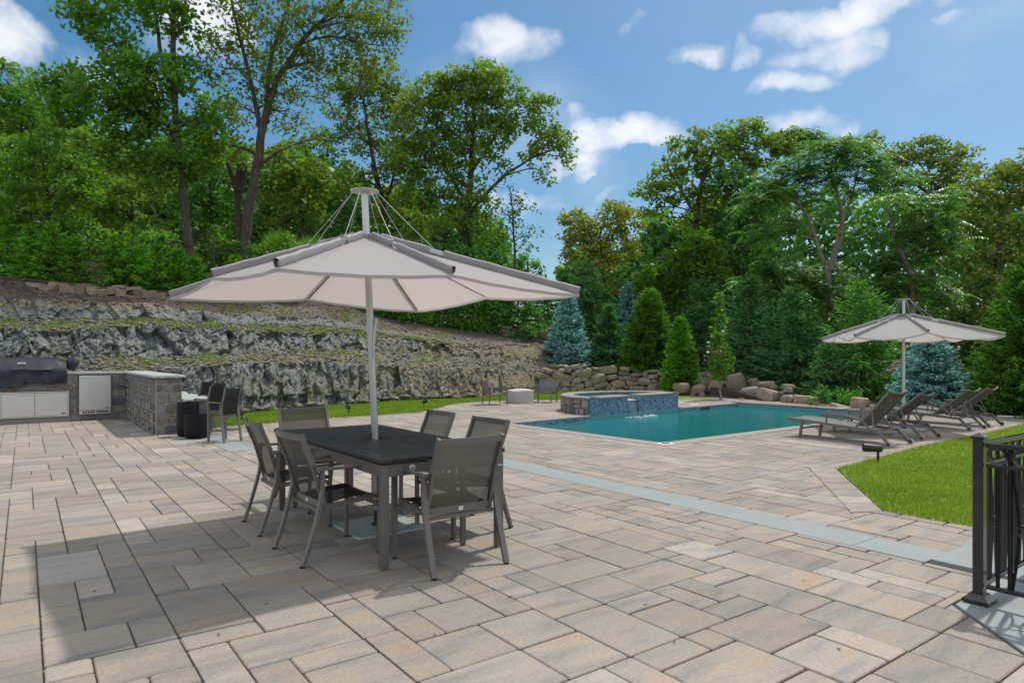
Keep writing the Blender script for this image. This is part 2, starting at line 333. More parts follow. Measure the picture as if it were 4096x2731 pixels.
# mosaic of small glass tiles
m, t, b = mat('blue_glass_mosaic'); tcn = t.nodes.new('ShaderNodeTexCoord'); uvn = t.nodes.new('ShaderNodeUVMap')
def tilelayer(sc):
    mpn = t.nodes.new('ShaderNodeMapping'); mpn.inputs['Scale'].default_value = sc; t.links.new(uvn.outputs[0], mpn.inputs[0])
    fl = t.nodes.new('ShaderNodeVectorMath'); fl.operation = 'FLOOR'; t.links.new(mpn.outputs[0], fl.inputs[0]); fr = t.nodes.new('ShaderNodeVectorMath'); fr.operation = 'FRACTION'; t.links.new(mpn.outputs[0], fr.inputs[0])
    wn = t.nodes.new('ShaderNodeTexWhiteNoise'); wn.noise_dimensions = '3D'; t.links.new(fl.outputs[0], wn.inputs['Vector']); return wn.outputs['Value'], fr.outputs[0]
v1, fr1 = tilelayer((33, 33, 1))
colr = rampnode(t, v1, [(0, (.02, .035, .07)), (.16, (.035, .10, .21)), (.36, (.07, .21, .40)), (.6, (.14, .33, .54)), (.8, (.30, .50, .66)), (.93, (.10, .09, .06))], 'CONSTANT')
sx = t.nodes.new('ShaderNodeSeparateXYZ'); t.links.new(fr1, sx.inputs[0])
def edge(o): return mathn(t, 'LESS_THAN', mathn(t, 'MINIMUM', o, mathn(t, 'SUBTRACT', 1, o)), .07)
gr = mathn(t, 'MAXIMUM', edge(sx.outputs[0]), edge(sx.outputs[1]))
t.links.new(mixc(t, gr, colr, (.28, .34, .40)), b.inputs['Base Color']); b.inputs['Roughness'].default_value = .18
t.links.new(bumpn(t, mathn(t, 'SUBTRACT', 1, gr), .5, .004), b.inputs['Normal']); M['mosaic'] = m
# pool water: mirror by Fresnel over a teal body that lets part of the basin through
def watermat(name, col, rip=.10, sc=5.0):
    m, t, b = mat(name); t.nodes.remove(b); p, g = posn(t, (1, 1, 1), (0, 0, .6))
    h = mathn(t, 'ADD', noisen(t, p, sc, 3, .5, .6), mathn(t, 'MULTIPLY', noisen(t, p, sc * 3.3, 2), .35)); bu = bumpn(t, h, rip, .05)
    gl = t.nodes.new('ShaderNodeBsdfGlossy'); gl.inputs['Roughness'].default_value = .03; t.links.new(bu, gl.inputs['Normal'])
    df = t.nodes.new('ShaderNodeBsdfDiffuse'); df.inputs[0].default_value = (*col, 1)
    tr = t.nodes.new('ShaderNodeBsdfTransparent'); tr.inputs[0].default_value = (.20, .72, .78, 1)
    m1 = t.nodes.new('ShaderNodeMixShader'); m1.inputs[0].default_value = .45; t.links.new(df.outputs[0], m1.inputs[1]); t.links.new(tr.outputs[0], m1.inputs[2])
    fn = t.nodes.new('ShaderNodeFresnel'); fn.inputs[0].default_value = 1.33; t.links.new(bu, fn.inputs['Normal'])
    m2 = t.nodes.new('ShaderNodeMixShader'); t.links.new(mathn(t, 'MULTIPLY', fn.outputs[0], .55), m2.inputs[0]); t.links.new(m1.outputs[0], m2.inputs[1]); t.links.new(gl.outputs[0], m2.inputs[2])
    t.links.new(m2.outputs[0], t.nodes['Material Output'].inputs[0]); return m
M['water'] = watermat('pool_water', (.014, .33, .35), .22)
M['foam'] = simple('white_water', (.75, .8, .82), .3)
M['veil'] = simple('thin_falling_water', (.45, .55, .6), .15)
M['plaster'] = simple('pool_plaster', (.10, .30, .34), .7, 0, .08)
# foliage: leaf colour varies leaf by leaf and clump by clump, light passes through
def leafmat(name, cols, trans=.35, tcol=None, rough=.5, cs=.35):
    m, t, b = mat(name); p, g = posn(t)
    k = mathn(t, 'ADD', mathn(t, 'MULTIPLY', g.outputs['Random Per Island'], .5), mathn(t, 'MULTIPLY', noisen(t, p, cs, 4, .6), .62)); c = rampnode(t, k, [(i / (len(cols) - 1) * .62 + .22, q) for i, q in enumerate(cols)])
    t.links.new(c, b.inputs['Base Color']); b.inputs['Roughness'].default_value = rough; b.inputs['Specular IOR Level'].default_value = .35
    tr = t.nodes.new('ShaderNodeBsdfTranslucent'); tint = tcol or (1.5, 1.75, .6); t.links.new(mixc(t, 1.0, c, tint, 'MULTIPLY'), tr.inputs[0])
    mxs = t.nodes.new('ShaderNodeMixShader'); mxs.inputs[0].default_value = trans; t.links.new(b.outputs[0], mxs.inputs[1]); t.links.new(tr.outputs[0], mxs.inputs[2]); t.links.new(mxs.outputs[0], t.nodes['Material Output'].inputs[0]); return m
M['leaf_maple'] = leafmat('maple_leaves', [(0.071, 0.167, 0.025), (0.119, 0.262, 0.035), (0.190, 0.348, 0.050)], .42)
M['leaf_light'] = leafmat('light_green_leaves', [(0.078, 0.177, 0.025), (0.121, 0.255, 0.033), (0.191, 0.336, 0.041)], .42)
M['leaf_oak'] = leafmat('oak_leaves', [(0.103, 0.182, 0.034), (0.164, 0.267, 0.043), (0.250, 0.353, 0.061)], .38)
M['leaf_yellowgreen'] = leafmat('yellow_green_oak_leaves', [(0.095, 0.158, 0.029), (0.158, 0.230, 0.034), (0.238, 0.285, 0.047)], .4)
M['leaf_dark'] = leafmat('shaded_leaves', [(0.050, 0.138, 0.036), (0.098, 0.250, 0.055), (0.173, 0.365, 0.077)], .3)
M['leaf_gold'] = leafmat('golden_olive_leaves', [(0.160, 0.213, 0.035), (0.302, 0.338, 0.054), (0.512, 0.496, 0.098)], .35, (1.15, 1.4, .6))
M['leaf_linden'] = leafmat('linden_leaves_and_bracts', [(0.085, 0.159, 0.038), (0.159, 0.252, 0.047), (0.374, 0.374, 0.103)], .38, (1.2, 1.55, .6))
M['leaf_sumac'] = leafmat('compound_leaves', [(0.072, 0.156, 0.042), (0.108, 0.228, 0.060), (0.180, 0.312, 0.096)], .4, (1.2, 1.7, .6), .4)
M['leaf_vine'] = leafmat('glossy_vine_leaves', [(0.053, 0.147, 0.013), (0.095, 0.221, 0.019), (0.179, 0.304, 0.032)], .42, None, .35)
M['n_blue'] = leafmat('blue_spruce_needles', [(0.068, 0.150, 0.143), (0.218, 0.426, 0.402), (0.614, 1.020, 0.960)], .15, (1, 1.1, 1), .6, 1.2)
M['n_green'] = leafmat('spruce_needles', [(0.035, 0.092, 0.025), (0.108, 0.270, 0.060), (0.296, 0.638, 0.128)], .22, None, .6, .9)
M['n_dark'] = leafmat('dark_spruce_needles', [(0.026, 0.078, 0.034), (0.086, 0.227, 0.086), (0.238, 0.529, 0.191)], .2, None, .6, .9)
M['n_bright'] = leafmat('bright_spruce_needles', [(0.027, 0.071, 0.009), (0.082, 0.207, 0.025), (0.217, 0.457, 0.062)], .28, None, .6, .9)
M['n_cedar'] = leafmat('arborvitae_sprays', [(0.041, 0.110, 0.011), (0.123, 0.294, 0.029), (0.325, 0.661, 0.076)], .34, None, .55, .8)
M['n_hedge'] = leafmat('hedge_sprays', [(0.029, 0.084, 0.014), (0.095, 0.228, 0.034), (0.239, 0.517, 0.083)], .28, None, .6, 1.)
M['grass'] = leafmat('lawn_blades', [(.11, .21, .025), (.19, .31, .035), (.36, .42, .08)], .35, (1.3, 1.4, .5), .6, .8)
m, t, b = mat('lawn_soil'); p, g = posn(t); t.links.new(rampnode(t, noisen(t, p, 9, 6, .7), [(.35, (.13, .21, .018)), (.65, (.25, .31, .04))]), b.inputs['Base Color']); b.inputs['Roughness'].default_value = 1; M['lawn'] = m
m, t, b = mat('bark'); p, g = posn(t, (9, 9, 1.4)); n = noisen(t, p, 2.4, 7, .7, .5)
t.links.new(rampnode(t, n, [(.33, (.028, .022, .017)), (.52, (.10, .083, .066)), (.68, (.19, .17, .145))]), b.inputs['Base Color']); b.inputs['Roughness'].default_value = .95; t.links.new(bumpn(t, n, 1.0, .06), b.inputs['Normal']); M['bark'] = m
m, t, b = mat('pale_bark'); p, g = posn(t, (8, 8, 2)); n = noisen(t, p, 2.4, 6, .7); t.links.new(rampnode(t, n, [(.35, (.16, .135, .105)), (.65, (.33, .29, .24))]), b.inputs['Base Color']); b.inputs['Roughness'].default_value = .9; M['bark_pale'] = m
m, t, b = mat('mulch_and_soil'); p, g = posn(t); n = noisen(t, p, 14, 7, .75)
t.links.new(rampnode(t, n, [(.35, (.020, .013, .009)), (.52, (.055, .036, .026)), (.66, (.125, .10, .085))]), b.inputs['Base Color']); b.inputs['Roughness'].default_value = 1; t.links.new(bumpn(t, n, .9, .05), b.inputs['Normal']); M['mulch'] = m
# hillside: vertex mask R rock, G moss, B mulch
m, t, b = mat('hillside'); p, g = posn(t); at = t.nodes.new('ShaderNodeAttribute'); at.attribute_name = 'zone'; sp = t.nodes.new('ShaderNodeSeparateColor'); t.links.new(at.outputs['Color'], sp.inputs[0])
n1 = noisen(t, p, 1.3, 8, .62, .5); n2_ = noisen(t, p, 7, 8, .7, .4); n3 = noisen(t, p, 26, 5, .7); sxx = t.nodes.new('ShaderNodeSeparateXYZ'); t.links.new(p, sxx.inputs[0])
blue = rampnode(t, n2_, [(.3, (.085, .10, .102)), (.5, (.20, .225, .225)), (.7, (.33, .355, .345))])
brown = rampnode(t, n2_, [(.3, (.095, .083, .056)), (.5, (.225, .20, .14)), (.7, (.36, .325, .24))])
bm = mathn(t, 'ADD', mathn(t, 'MULTIPLY', mathn(t, 'ADD', sxx.outputs[0], 6.6), .24), mathn(t, 'MULTIPLY', mathn(t, 'SUBTRACT', n1, .5), 3.2), True); bm = mathn(t, 'ADD', bm, mathn(t, 'MULTIPLY', mathn(t, 'MAXIMUM', mathn(t, 'SUBTRACT', sxx.outputs[2], 2.65), 0.0), 2.2), True)
rock = mixc(t, bm, blue, brown)
rock = mixc(t, rampnode(t, noisen(t, p, 2.1, 5, .6), [(.64, (0, 0, 0)), (.74, (.8, .8, .8))]), rock, (.27, .165, .085))
rock = mixc(t, 1.0, rock, rampnode(t, n3, [(.3, (.7, .7, .7)), (.65, (1.25, 1.25, 1.25))]), 'MULTIPLY')
gravel = rampnode(t, noisen(t, p, 19, 6, .75), [(.32, (.085, .078, .062)), (.5, (.20, .185, .155)), (.66, (.35, .33, .28))])
moss = rampnode(t, noisen(t, p, 24, 4, .7), [(.35, (.075, .085, .02)), (.6, (.24, .23, .06))])
mulch = rampnode(t, noisen(t, p, 17, 7, .8), [(.36, (.032, .022, .017)), (.52, (.095, .068, .052)), (.65, (.22, .18, .15))])
c = mixc(t, sp.outputs[0], gravel, rock)
mk = mathn(t, 'MULTIPLY', sp.outputs[1], rampnode(t, mathn(t, 'ADD', mathn(t, 'MULTIPLY', noisen(t, p, 1.6, 4, .6), .6), mathn(t, 'MULTIPLY', noisen(t, p, 9, 4, .7), .4)), [(.47, (0, 0, 0)), (.56, (1, 1, 1))])); c = mixc(t, mk, c, moss)
c = mixc(t, sp.outputs[2], c, mulch); t.links.new(c, b.inputs['Base Color']); b.inputs['Roughness'].default_value = .9
t.links.new(bumpn(t, mathn(t, 'ADD', mathn(t, 'MULTIPLY', n2_, 1.2), n3), .8, .06), b.inputs['Normal']); M['hill'] = m
# ------------------------------------------------------------------ hillside with three blasted rock faces, terraces and planting beds
def hash2(ix, iy, k):
    h = (ix.astype(np.int64) * 73856093) ^ (iy.astype(np.int64) * 19349663) ^ (k * 83492791); h = (h ^ (h >> 13)) * 1274126177
    return ((h ^ (h >> 16)) & 0xFFFFFF) / float(0xFFFFFF)
def worley(x, y, k):                                       # cell random, tilt-plane value and distance to the nearest seed
    ix = np.floor(x); iy = np.floor(y); best = np.full(x.shape, 9e9); r = np.zeros_like(x); dx0 = np.zeros_like(x); dy0 = np.zeros_like(x); sec = np.full(x.shape, 9e9)
    for i in (-1, 0, 1):
        for j in (-1, 0, 1):
            cx = ix + i; cy = iy + j; px = cx + hash2(cx, cy, k); py = cy + hash2(cx, cy, k + 1); dx = x - px; dy = y - py; d = dx * dx + dy * dy
            w = d < best; sec = np.where(w, best, np.minimum(sec, d)); best = np.where(w, d, best)
            r = np.where(w, hash2(cx, cy, k + 2), r); dx0 = np.where(w, dx, dx0); dy0 = np.where(w, dy, dy0)
    g1 = np.modf(r * 17.3)[0] - .5; g2 = np.modf(r * 91.7)[0] - .5
    return r - .5, dx0 * g1 + dy0 * g2, np.sqrt(sec) - np.sqrt(best)
def vnoise(x, y, k):
    ix = np.floor(x); iy = np.floor(y); fx = x - ix; fy = y - iy; fx = fx * fx * (3 - 2 * fx); fy = fy * fy * (3 - 2 * fy)
    a = hash2(ix, iy, k); b_ = hash2(ix + 1, iy, k); c = hash2(ix, iy + 1, k); d = hash2(ix + 1, iy + 1, k)
    return (a * (1 - fx) + b_ * fx) * (1 - fy) + (c * (1 - fx) + d * fx) * fy - .5
Z = lambda v, Y: EYE - (v - HY) * Y / F
C0 = [(-900, [(15.5, 0.), (16.2, 1480), (17.5, 1425), (18.2, 1315), (19.8, 1275), (20.2, 1195), (22.5, 1115)], 5.0),
 (0, [(16.0, 0.), (16.7, 1490), (18.2, 1430), (19.0, 1312), (20.4, 1278), (20.9, 1198), (23, 1112)], 5.0),
 (204, [(16.1, 0.), (16.9, 1490), (18.4, 1427), (19.2, 1328), (20.7, 1276), (21.2, 1203), (23.3, 1130)], 5.0),
 (612, [(16.3, 0.), (17.1, 1488), (18.9, 1427), (19.8, 1305), (21., 1280), (21.5, 1218), (24, 1165)], 5.0),
 (930, [(16.4, 0.), (17.3, 1458), (19.6, 1416), (20.5, 1325), (21.8, 1300), (22.2, 1262), (25, 1180)], 4.9),
 (1304, [(18.9, 0.), (19.8, 1452), (22., 1402), (22.8, 1338), (24., 1299), (24.4, 1272), (27, 1201)], 4.6),
 (1610, [(21.5, 0.), (22.4, 1474), (25., 1407), (25.7, 1352), (26.3, 1345), (26.6, 1333), (29.5, 1277)], 4.0),
 (1916, [(23.1, 0.), (24., 1480), (26., 1430), (26.7, 1391), (27.4, 1387), (27.6, 1383), (31, 1322)], 3.4),
 (2150, [(26.6, 0.), (27.3, 1500), (28.6, 1438), (29.2, 1383), (30., 1378), (30.3, 1375), (32.5, 1345)], 2.9),
 (2215, [(28., 0.), (28.1, 1.0), (29.3, 1.25), (30., 1.5), (31., 1.75), (31.5, 1.9), (34, 2.3)], 2.8),
 (2560, [(27.9, 0.), (28., .70), (29., .9), (29.6, 1.0), (31., 1.15), (32., 1.25), (36, 1.6)], 2.2),
 (2700, [(26.3, 0.), (26.4, .45), (27.5, .6), (28., .65), (30., .8), (31., .9), (36, 1.3)], 2.),
 (2900, [(23.2, -.05), (23.3, .3), (24.5, .4), (25., .45), (27., .6), (28., .65), (34, 1.)], 1.8),
 (3060, [(21.5, -.16), (21.7, .1), (23., .2), (24., .3), (26., .4), (28., .5), (34, .8)], 1.5),
 (3200, [(20.5, -.16), (20.7, .05), (22., .15), (23., .2), (25., .3), (28., .4), (34, .7)], 1.3),
 (3420, [(18.9, -.16), (19.1, .0), (21., .1), (22., .15), (25., .25), (28., .3), (34, .6)], 1.2),
 (3700, [(17.6, -.1), (17.8, -.02), (20., .05), (22., .1), (25., .2), (28., .3), (34, .6)], 1.2),
 (4100, [(16.4, -.08), (16.6, -.02), (18., .05), (22., .1), (25., .2), (28., .3), (34, .6)], 1.2),
 (4900, [(15.8, -.08), (16, -.02), (18., .05), (22., .1), (25., .2), (28., .3), (34, .6)], 1.2)]
SEG = [44, 24, 40, 18, 28, 26, 8, 4]
us = np.concatenate([np.arange(-900, -100, 9), np.arange(-100, 2240, 2.9), np.arange(2240, 4900, 22)]); nU = len(us)
KY = []; KZ = []
for u, kn, zb in C0:
    ys = [k[0] for k in kn]; zs = [(k[1] if k[1] < 20 else Z(k[1], k[0])) for k in kn]
    ys += [ys[-1] + 4.5, ys[-1] + 90]; zs += [max(zb, zs[-1] + .3), zb + 1.2]; KY.append(ys); KZ.append(zs)
KY = np.array(KY); KZ = np.array(KZ); uk = np.array([c[0] for c in C0], float)
KYi = np.stack([np.interp(us, uk, KY[:, j]) for j in range(9)], 1); KZi = np.stack([np.interp(us, uk, KZ[:, j]) for j in range(9)], 1)
sp = np.concatenate([j + np.arange(n) / n for j, n in enumerate(SEG)] + [[8.]]); nS = len(sp)
j0 = np.minimum(sp.astype(int), 7); ft = sp - j0
arc = np.concatenate([[0], np.cumsum(np.hypot(np.diff((us - CX) / F * KYi[:, 0]), np.diff(KYi[:, 0])))])
S1 = arc[:, None] + 0 * sp[None, :]
wob = .35 * vnoise(S1 / 3.1, S1 * 0 + sp[None, :] * .5, 5)                     # uneven crests
Yg = KYi[:, j0] * (1 - ft) + KYi[:, j0 + 1] * ft; Zg = KZi[:, j0] * (1 - ft) + KZi[:, j0 + 1] * ft
Yg = Yg + wob * ((sp > .3) & (sp < 6))[None, :] * 1.0
Xg = (us[:, None] - CX) / F * Yg
left = np.clip((2205 - us) / 60, 0, 1)[:, None]
cliff = ((sp < 1.02) | ((sp > 1.98) & (sp < 3.02)) | ((sp > 3.98) & (sp < 5.02))).astype(float)[None, :] * left
fall = np.where((sp > 3.98) & (sp < 5.02), .55, 1.0)[None, :] * np.clip((2190 - us[:, None]) / 300, .35, 1)
fade3 = np.where(((sp > 3.98) & (sp < 5.02))[None, :], np.clip((1500 - us[:, None]) / 300, .15, 1), 1.0)
Hh = np.cumsum(np.concatenate([np.zeros((nU, 1)), np.hypot(np.diff(Yg, axis=1), np.diff(Zg, axis=1))], 1), 1)
r1, t1, e1 = worley(S1 / .55 + Hh * .3, Hh / 1.4, 3); r2, t2, e2 = worley(S1 / .19 - Hh * .3, Hh / .5, 7); r3, t3, e3 = worley(S1 / .085, Hh / .12, 13)
disp = .36 * r1 + .42 * t1 + .19 * r2 + .17 * t2 + .085 * r3 + .08 * t3 - .07 * np.exp(-e2 * 12) - .03 * np.exp(-e3 * 10)
disp = disp * cliff * fall * fade3
q1, w1, f1 = worley(Xg / .30, Yg / .24, 21); q2, w2, f2 = worley(Xg / .12, Yg / .11, 27)
rub = (.06 * q1 + .08 * w1 + .045 * q2 + .045 * w2)
terr = (1 - cliff) * left * np.where(sp < 6, 1, .4)[None, :] * np.where(sp > 4.99, .45, 1.)[None, :]
nrmY = -.86; nrmZ = .5
ang = (us - CX) / F
Yd = Yg + disp * nrmY; Xd = Xg + disp * nrmY * ang[:, None] + .10 * r2 * cliff * fall; Zd = Zg + disp * nrmZ * .6 + rub * terr + .05 * vnoise(Xg / 1.3, Yg / 1.3, 31) * (sp > .5)[None, :]
V = np.stack([Xd, Yd, Zd], 2).reshape(-1, 3)
ii = (np.arange(nU - 1)[:, None] * nS + np.arange(nS - 1)[None, :]).ravel(); Q = np.stack([ii, ii + nS, ii + nS + 1, ii + 1], 1)
me = np_mesh('hillside', V, Q, M['hill'])
zc = np.zeros((nU, nS, 4)); zc[..., 3] = 1
moss = np.where((sp > 1.0) & (sp < 2), .38, 0) + np.where((sp > 3) & (sp < 4.05), 1.0, 0) + np.where(sp <= 1, .2, 0) + np.where((sp > 2) & (sp < 3), .22, 0)
zc[..., 0] = np.clip(cliff * 1.0 + .0, 0, 1); zc[..., 1] = moss[None, :] * left
mul = np.maximum(np.clip((sp - 4.95) * 6, 0, 1)[None, :], 1 - left); mul = np.maximum(mul, (np.clip((us - 1250) / 250, 0, 1)[:, None]) * ((sp > 4.0) & (sp < 5))[None, :])
# the brown chips thin out and show stone on the middle slope
mul = mul * np.where((sp[None, :] < 5.6) & (us[:, None] > 900) & (us[:, None] < 2200), .55 + .9 * vnoise(S1 / .8, Hh / .5, 77), 1); zc[..., 2] = np.clip(mul, 0, 1)
ca = me.color_attributes.new('zone', 'FLOAT_COLOR', 'POINT'); ca.data.foreach_set('color', zc.reshape(-1).astype(np.float32))
hill = bpy.data.objects.new('hillside', me); put(hill); tag(hill, kind='structure')
HU, HV = us, sp
def hillz(x, y):                                            # height of the undisturbed slope under a point
    u = CX + x / y * F; ky = np.array([np.interp(u, uk, KY[:, j]) for j in range(9)]); kz = np.array([np.interp(u, uk, KZ[:, j]) for j in range(9)])
    return float(np.interp(y, ky, kz))
def hillpt(u, s):                                           # point on the slope by photo column and profile position
    i = int(np.clip(np.searchsorted(us, u), 0, nU - 1)); j = int(np.clip(np.searchsorted(sp, s), 0, nS - 1)); return V[i * nS + j]

# ground and the bed under the patio, both open where the pool is
HOLE = [(7.24, 8.29), (11.86, 8.12), (12.2, 11.1), (12.85, 18.03), (7.6, 18.03)]
def ring(name, outer, z, m, kind='structure'):
    mb = MB(); n = 5; vs = [P(a, b, z) for a, b in HOLE] + [P(a, b, z) for a, b in outer]
    mb.add(vs, [(i, (i + 1) % n, n + (i + 1) % n, n + i) for i in range(n)]); o = mb.build(name, m); return tag(o, kind=kind)
ring('ground', [(-400, -400), (400, -400), (500, 60), (400, 500), (-400, 400)], -.19, M['mulch'])
bed = ring('paving_bed', [(-3, -12), (18.4, -12), (17.9, 13.4), (13.2, 18.6), (-3, 19)], -.016, M['joint'])

# ------------------------------------------------------------------ paving
def clip(poly, n, d, keep=-1):                              # keep the side n.p - d <= 0 (keep=-1) or >= 0
    o = []; m = len(poly)
    for i in range(m):
        p, q = poly[i], poly[(i + 1) % m]; a = (n[0] * p[0] + n[1] * p[1] - d) * -keep; b = (n[0] * q[0] + n[1] * q[1] - d) * -keep
        if a <= 1e-9: o.append(p)
        if (a < -1e-9 and b > 1e-9) or (a > 1e-9 and b < -1e-9): k = a / (a - b); o.append((p[0] + (q[0] - p[0]) * k, p[1] + (q[1] - p[1]) * k))
    return o
def area(p): return .5 * sum(p[i][0] * p[(i + 1) % len(p)][1] - p[(i + 1) % len(p)][0] * p[i][1] for i in range(len(p)))
def subtract(polys, C):
    if area(C) < 0: C = C[::-1]
    res = []
    for Pl in polys:
        bx = [p[0] for p in Pl]; by = [p[1] for p in Pl]
        if max(bx) < min(c[0] for c in C) or min(bx) > max(c[0] for c in C) or max(by) < min(c[1] for c in C) or min(by) > max(c[1] for c in C): res.append(Pl); continue
        it = Pl
        for i in range(len(C)):
            p, q = C[i], C[(i + 1) % len(C)]; n = (q[1] - p[1], -(q[0] - p[0])); l = math.hypot(*n); n = (n[0] / l, n[1] / l); it = clip(it, n, n[0] * p[0] + n[1] * p[1], -1) if it else []
        if len(it) < 3 or abs(area(it)) < 2e-4: res.append(Pl); continue
        rem = Pl
        left_ = list(range(len(C)))
        while left_ and len(rem) > 2:                       # cut along the edge that leaves the biggest whole piece first
            best_ = None
            for i in left_:
                p, q = C[i], C[(i + 1) % len(C)]; n = (q[1] - p[1], -(q[0] - p[0])); l = math.hypot(*n); n = (n[0] / l, n[1] / l); d = n[0] * p[0] + n[1] * p[1]
                outp = clip(rem, n, d, +1); ar = abs(area(outp)) if len(outp) > 2 else 0
                if best_ is None or ar > best_[0]: best_ = (ar, i, n, d, outp)
            ar, i, n, d, outp = best_; left_.remove(i)
            if ar > 1e-3: res.append(outp)
            rem = clip(rem, n, d, -1)
    return res
LAWN_R = [(-9, 6.335), (2.92, 6.34), (4.36, 8.25), (4.70, 11.6), (4.75, 13.4), (4.9, 16.2), (5.3, 19.6)]
LAWN_B = [(14.3, 2.86), (14.65, 4.44), (14.91, 5.62), (14.98, 6.78), (15.23, 8.23), (16.27, 9.4), (17.2, 10.3), (17.6, 11.1), (17.74, 11.9), (17.62, 12.7), (17.3, 13.7), (16.4, 15.4), (15.1, 17.7), (13.9, 18.75)]
POOLC = [(7.13, 8.17), (11.98, 8.03), (12.3, 11.1), (12.95, 18.2), (7.45, 18.2)]
OBS = [POOLC, [(-3, 4.97), (10.95, 4.97), (10.95, 5.37), (-3, 5.37)], [(10.55, 2.46), (10.95, 2.46), (10.95, 4.97), (10.55, 4.97)], [(10.95, 2.46), (13.45, 2.46), (13.45, 2.86), (10.95, 2.86)],
       [(-3, 5.0), (2.02, 5.0), (2.02, 6.335), (-3, 6.335)], [(1.6, 5.0), (1.59, 4.26), (-1.0, 1.75), (-3, 1.75), (-3, 5.0)],
       [(3.06, 6.03), (4.67, 8.11), (4.36, 8.25), (2.92, 6.34)]]
for i in range(1, len(LAWN_R) - 1): p, q = LAWN_R[i], LAWN_R[i + 1]; OBS.append([(-9, p[1]), (-9, q[1]), q, p])
for i in range(len(LAWN_B) - 1): p, q = LAWN_B[i], LAWN_B[i + 1]; OBS.append([p, q, (24, q[1]), (24, p[1])])
U = .1857; A0 = 1.46 - 12 * U; B0 = .07 - 66 * U; NA, NB = 100, 176
occ = np.zeros((NA, NB), bool); rects = []
sizes = [((3, 2), 4), ((2, 2), 5), ((2, 3), 4), ((2, 1), 2.5), ((4, 2), 2), ((1, 2), 1.2), ((3, 3), .35), ((3, 1), 1.4), ((2, 4), .7)]
fixed = [(1.46, 3.42, 3, 2), (1.46, 2.87, 2, 2), (1.46, 3.24, 2, 1), (2.21, 2.31, 3, 2), (2.21, 1.94, 2, 2), (2.21, 2.68, 2, 2), (2.77, 2.68, 2, 2), (2.77, 3.05, 2, 3), (2.40, 3.05, 2, 1), (4.08, .25, 3, 2), (3.33, .25, 2, 2), (3.71, .07, 2, 2), (5.95, .25, 4, 2), (3.35, 3.61, 3, 2), (4.68, 4.2, 2, 3)]
for a_, b_, na, nb in fixed:
    i, j = round((a_ - A0) / U), round((b_ - B0) / U)
    if not occ[i:i + na, j:j + nb].any(): occ[i:i + na, j:j + nb] = True; rects.append((i, j, na, nb))
rr = random.Random(5)
for i in range(NA):
    for j in range(NB):
        if occ[i, j]: continue
        for _ in range(9):
            (na, nb) = rr.choices([s[0] for s in sizes], [s[1] for s in sizes])[0]
            if i + na <= NA and j + nb <= NB and not occ[i:i + na, j:j + nb].any(): break
        else:
            na = nb = 1
            if i + 2 <= NA and not occ[i + 1, j]: na = 2
            elif j + 2 <= NB and not occ[i, j + 1]: nb = 2
        occ[i:i + na, j:j + nb] = True; rects.append((i, j, na, nb))
pieces = []; G = .0035
for (i, j, na, nb) in rects:
    a1, b1 = A0 + i * U, B0 + j * U; a2, b2 = a1 + na * U, b1 + nb * U
    am, bm = (a1 + a2) / 2, (b1 + b2) / 2; X, Y, _ = P(am, bm)
    if Y < 1.6: continue
    u = CX + X / Y * F
    if u < -900 or u > 5000 or (bm < 2.8 and am > 17.9): continue
    if bm < -.6 and am < 6 and Y < 2.3: continue
    g1 = G + rr.uniform(0, .004)
    for pl in subtract([[(a1 + g1, b1 + G), (a2 - g1, b1 + G), (a2 - g1, b2 - G), (a1 + g1, b2 - G)]], OBS[0]) if False else [[(a1 + g1, b1 + G), (a2 - g1, b1 + G), (a2 - g1, b2 - G), (a1 + g1, b2 - G)]]:
        ps = [pl]
        for C in OBS: ps = subtract(ps, C)
        for p in ps:
            if abs(area(p)) < .004: continue
            cx = sum(q[0] for q in p) / len(p); cy = sum(q[1] for q in p) / len(p); x, y, _ = P(cx, cy)
            u2 = CX + x / y * F; v2 = HY + F * EYE / y; size = abs(area(p)) / y ** 3
            vis = -60 < u2 < 4150 and v2 < 2800
            pieces.append((size if vis else 0, cx, cy, p))
pieces.sort(key=lambda t: -t[0])
patio = bpy.data.objects.new('patio', None); put(patio); tag(patio, kind='structure')
bed.parent = patio; del bed['kind']; bed.name = 'sand_bed'
cache = {}
def paver_poly(p, cx, cy):
    q = [P(x - cx, y - cy) for x, y in p]
    if area([(v[0], v[1]) for v in q]) < 0: q = q[::-1]
    r = []                                                  # rounded, slightly uneven corners
    n = len(q)
    if n == 4:
        for i in range(n):
            v0, v1, v2 = np.array(q[i - 1][:2]), np.array(q[i][:2]), np.array(q[(i + 1) % n][:2])
            for w in (v0, v2):
                d = w - v1; l = np.linalg.norm(d)
                if l > .05: r.append(tuple(v1 + d / l * .010))
                else: r.append(tuple(v1)); break
        return r
    return [(v[0], v[1]) for v in q]
stuff = MB(); nind = 0
for k, (size, cx, cy, p) in enumerate(pieces):
    lift = rr.uniform(-.0025, .003)
    if k < 298:
        key = tuple((round(x - cx, 2), round(y - cy, 2)) for x, y in p) + (rr.randrange(2),)
        if key not in cache: mb = MB(); mb.prism(paver_poly(p, cx, cy), -.03, 0, .0055); cache[key] = mb.mesh('paver', M['paver'])
        o = bpy.data.objects.new('paver', cache[key]); o.location = P(cx, cy, lift); put(o, patio)
    else:
        q = paver_poly(p, cx, cy); ox, oy, _ = P(cx, cy); stuff.prism([(x + ox, y + oy) for x, y in q], -.03, lift, .0065)
o = stuff.build('far_pavers', M['paver'], patio); tag(o, kind='stuff')
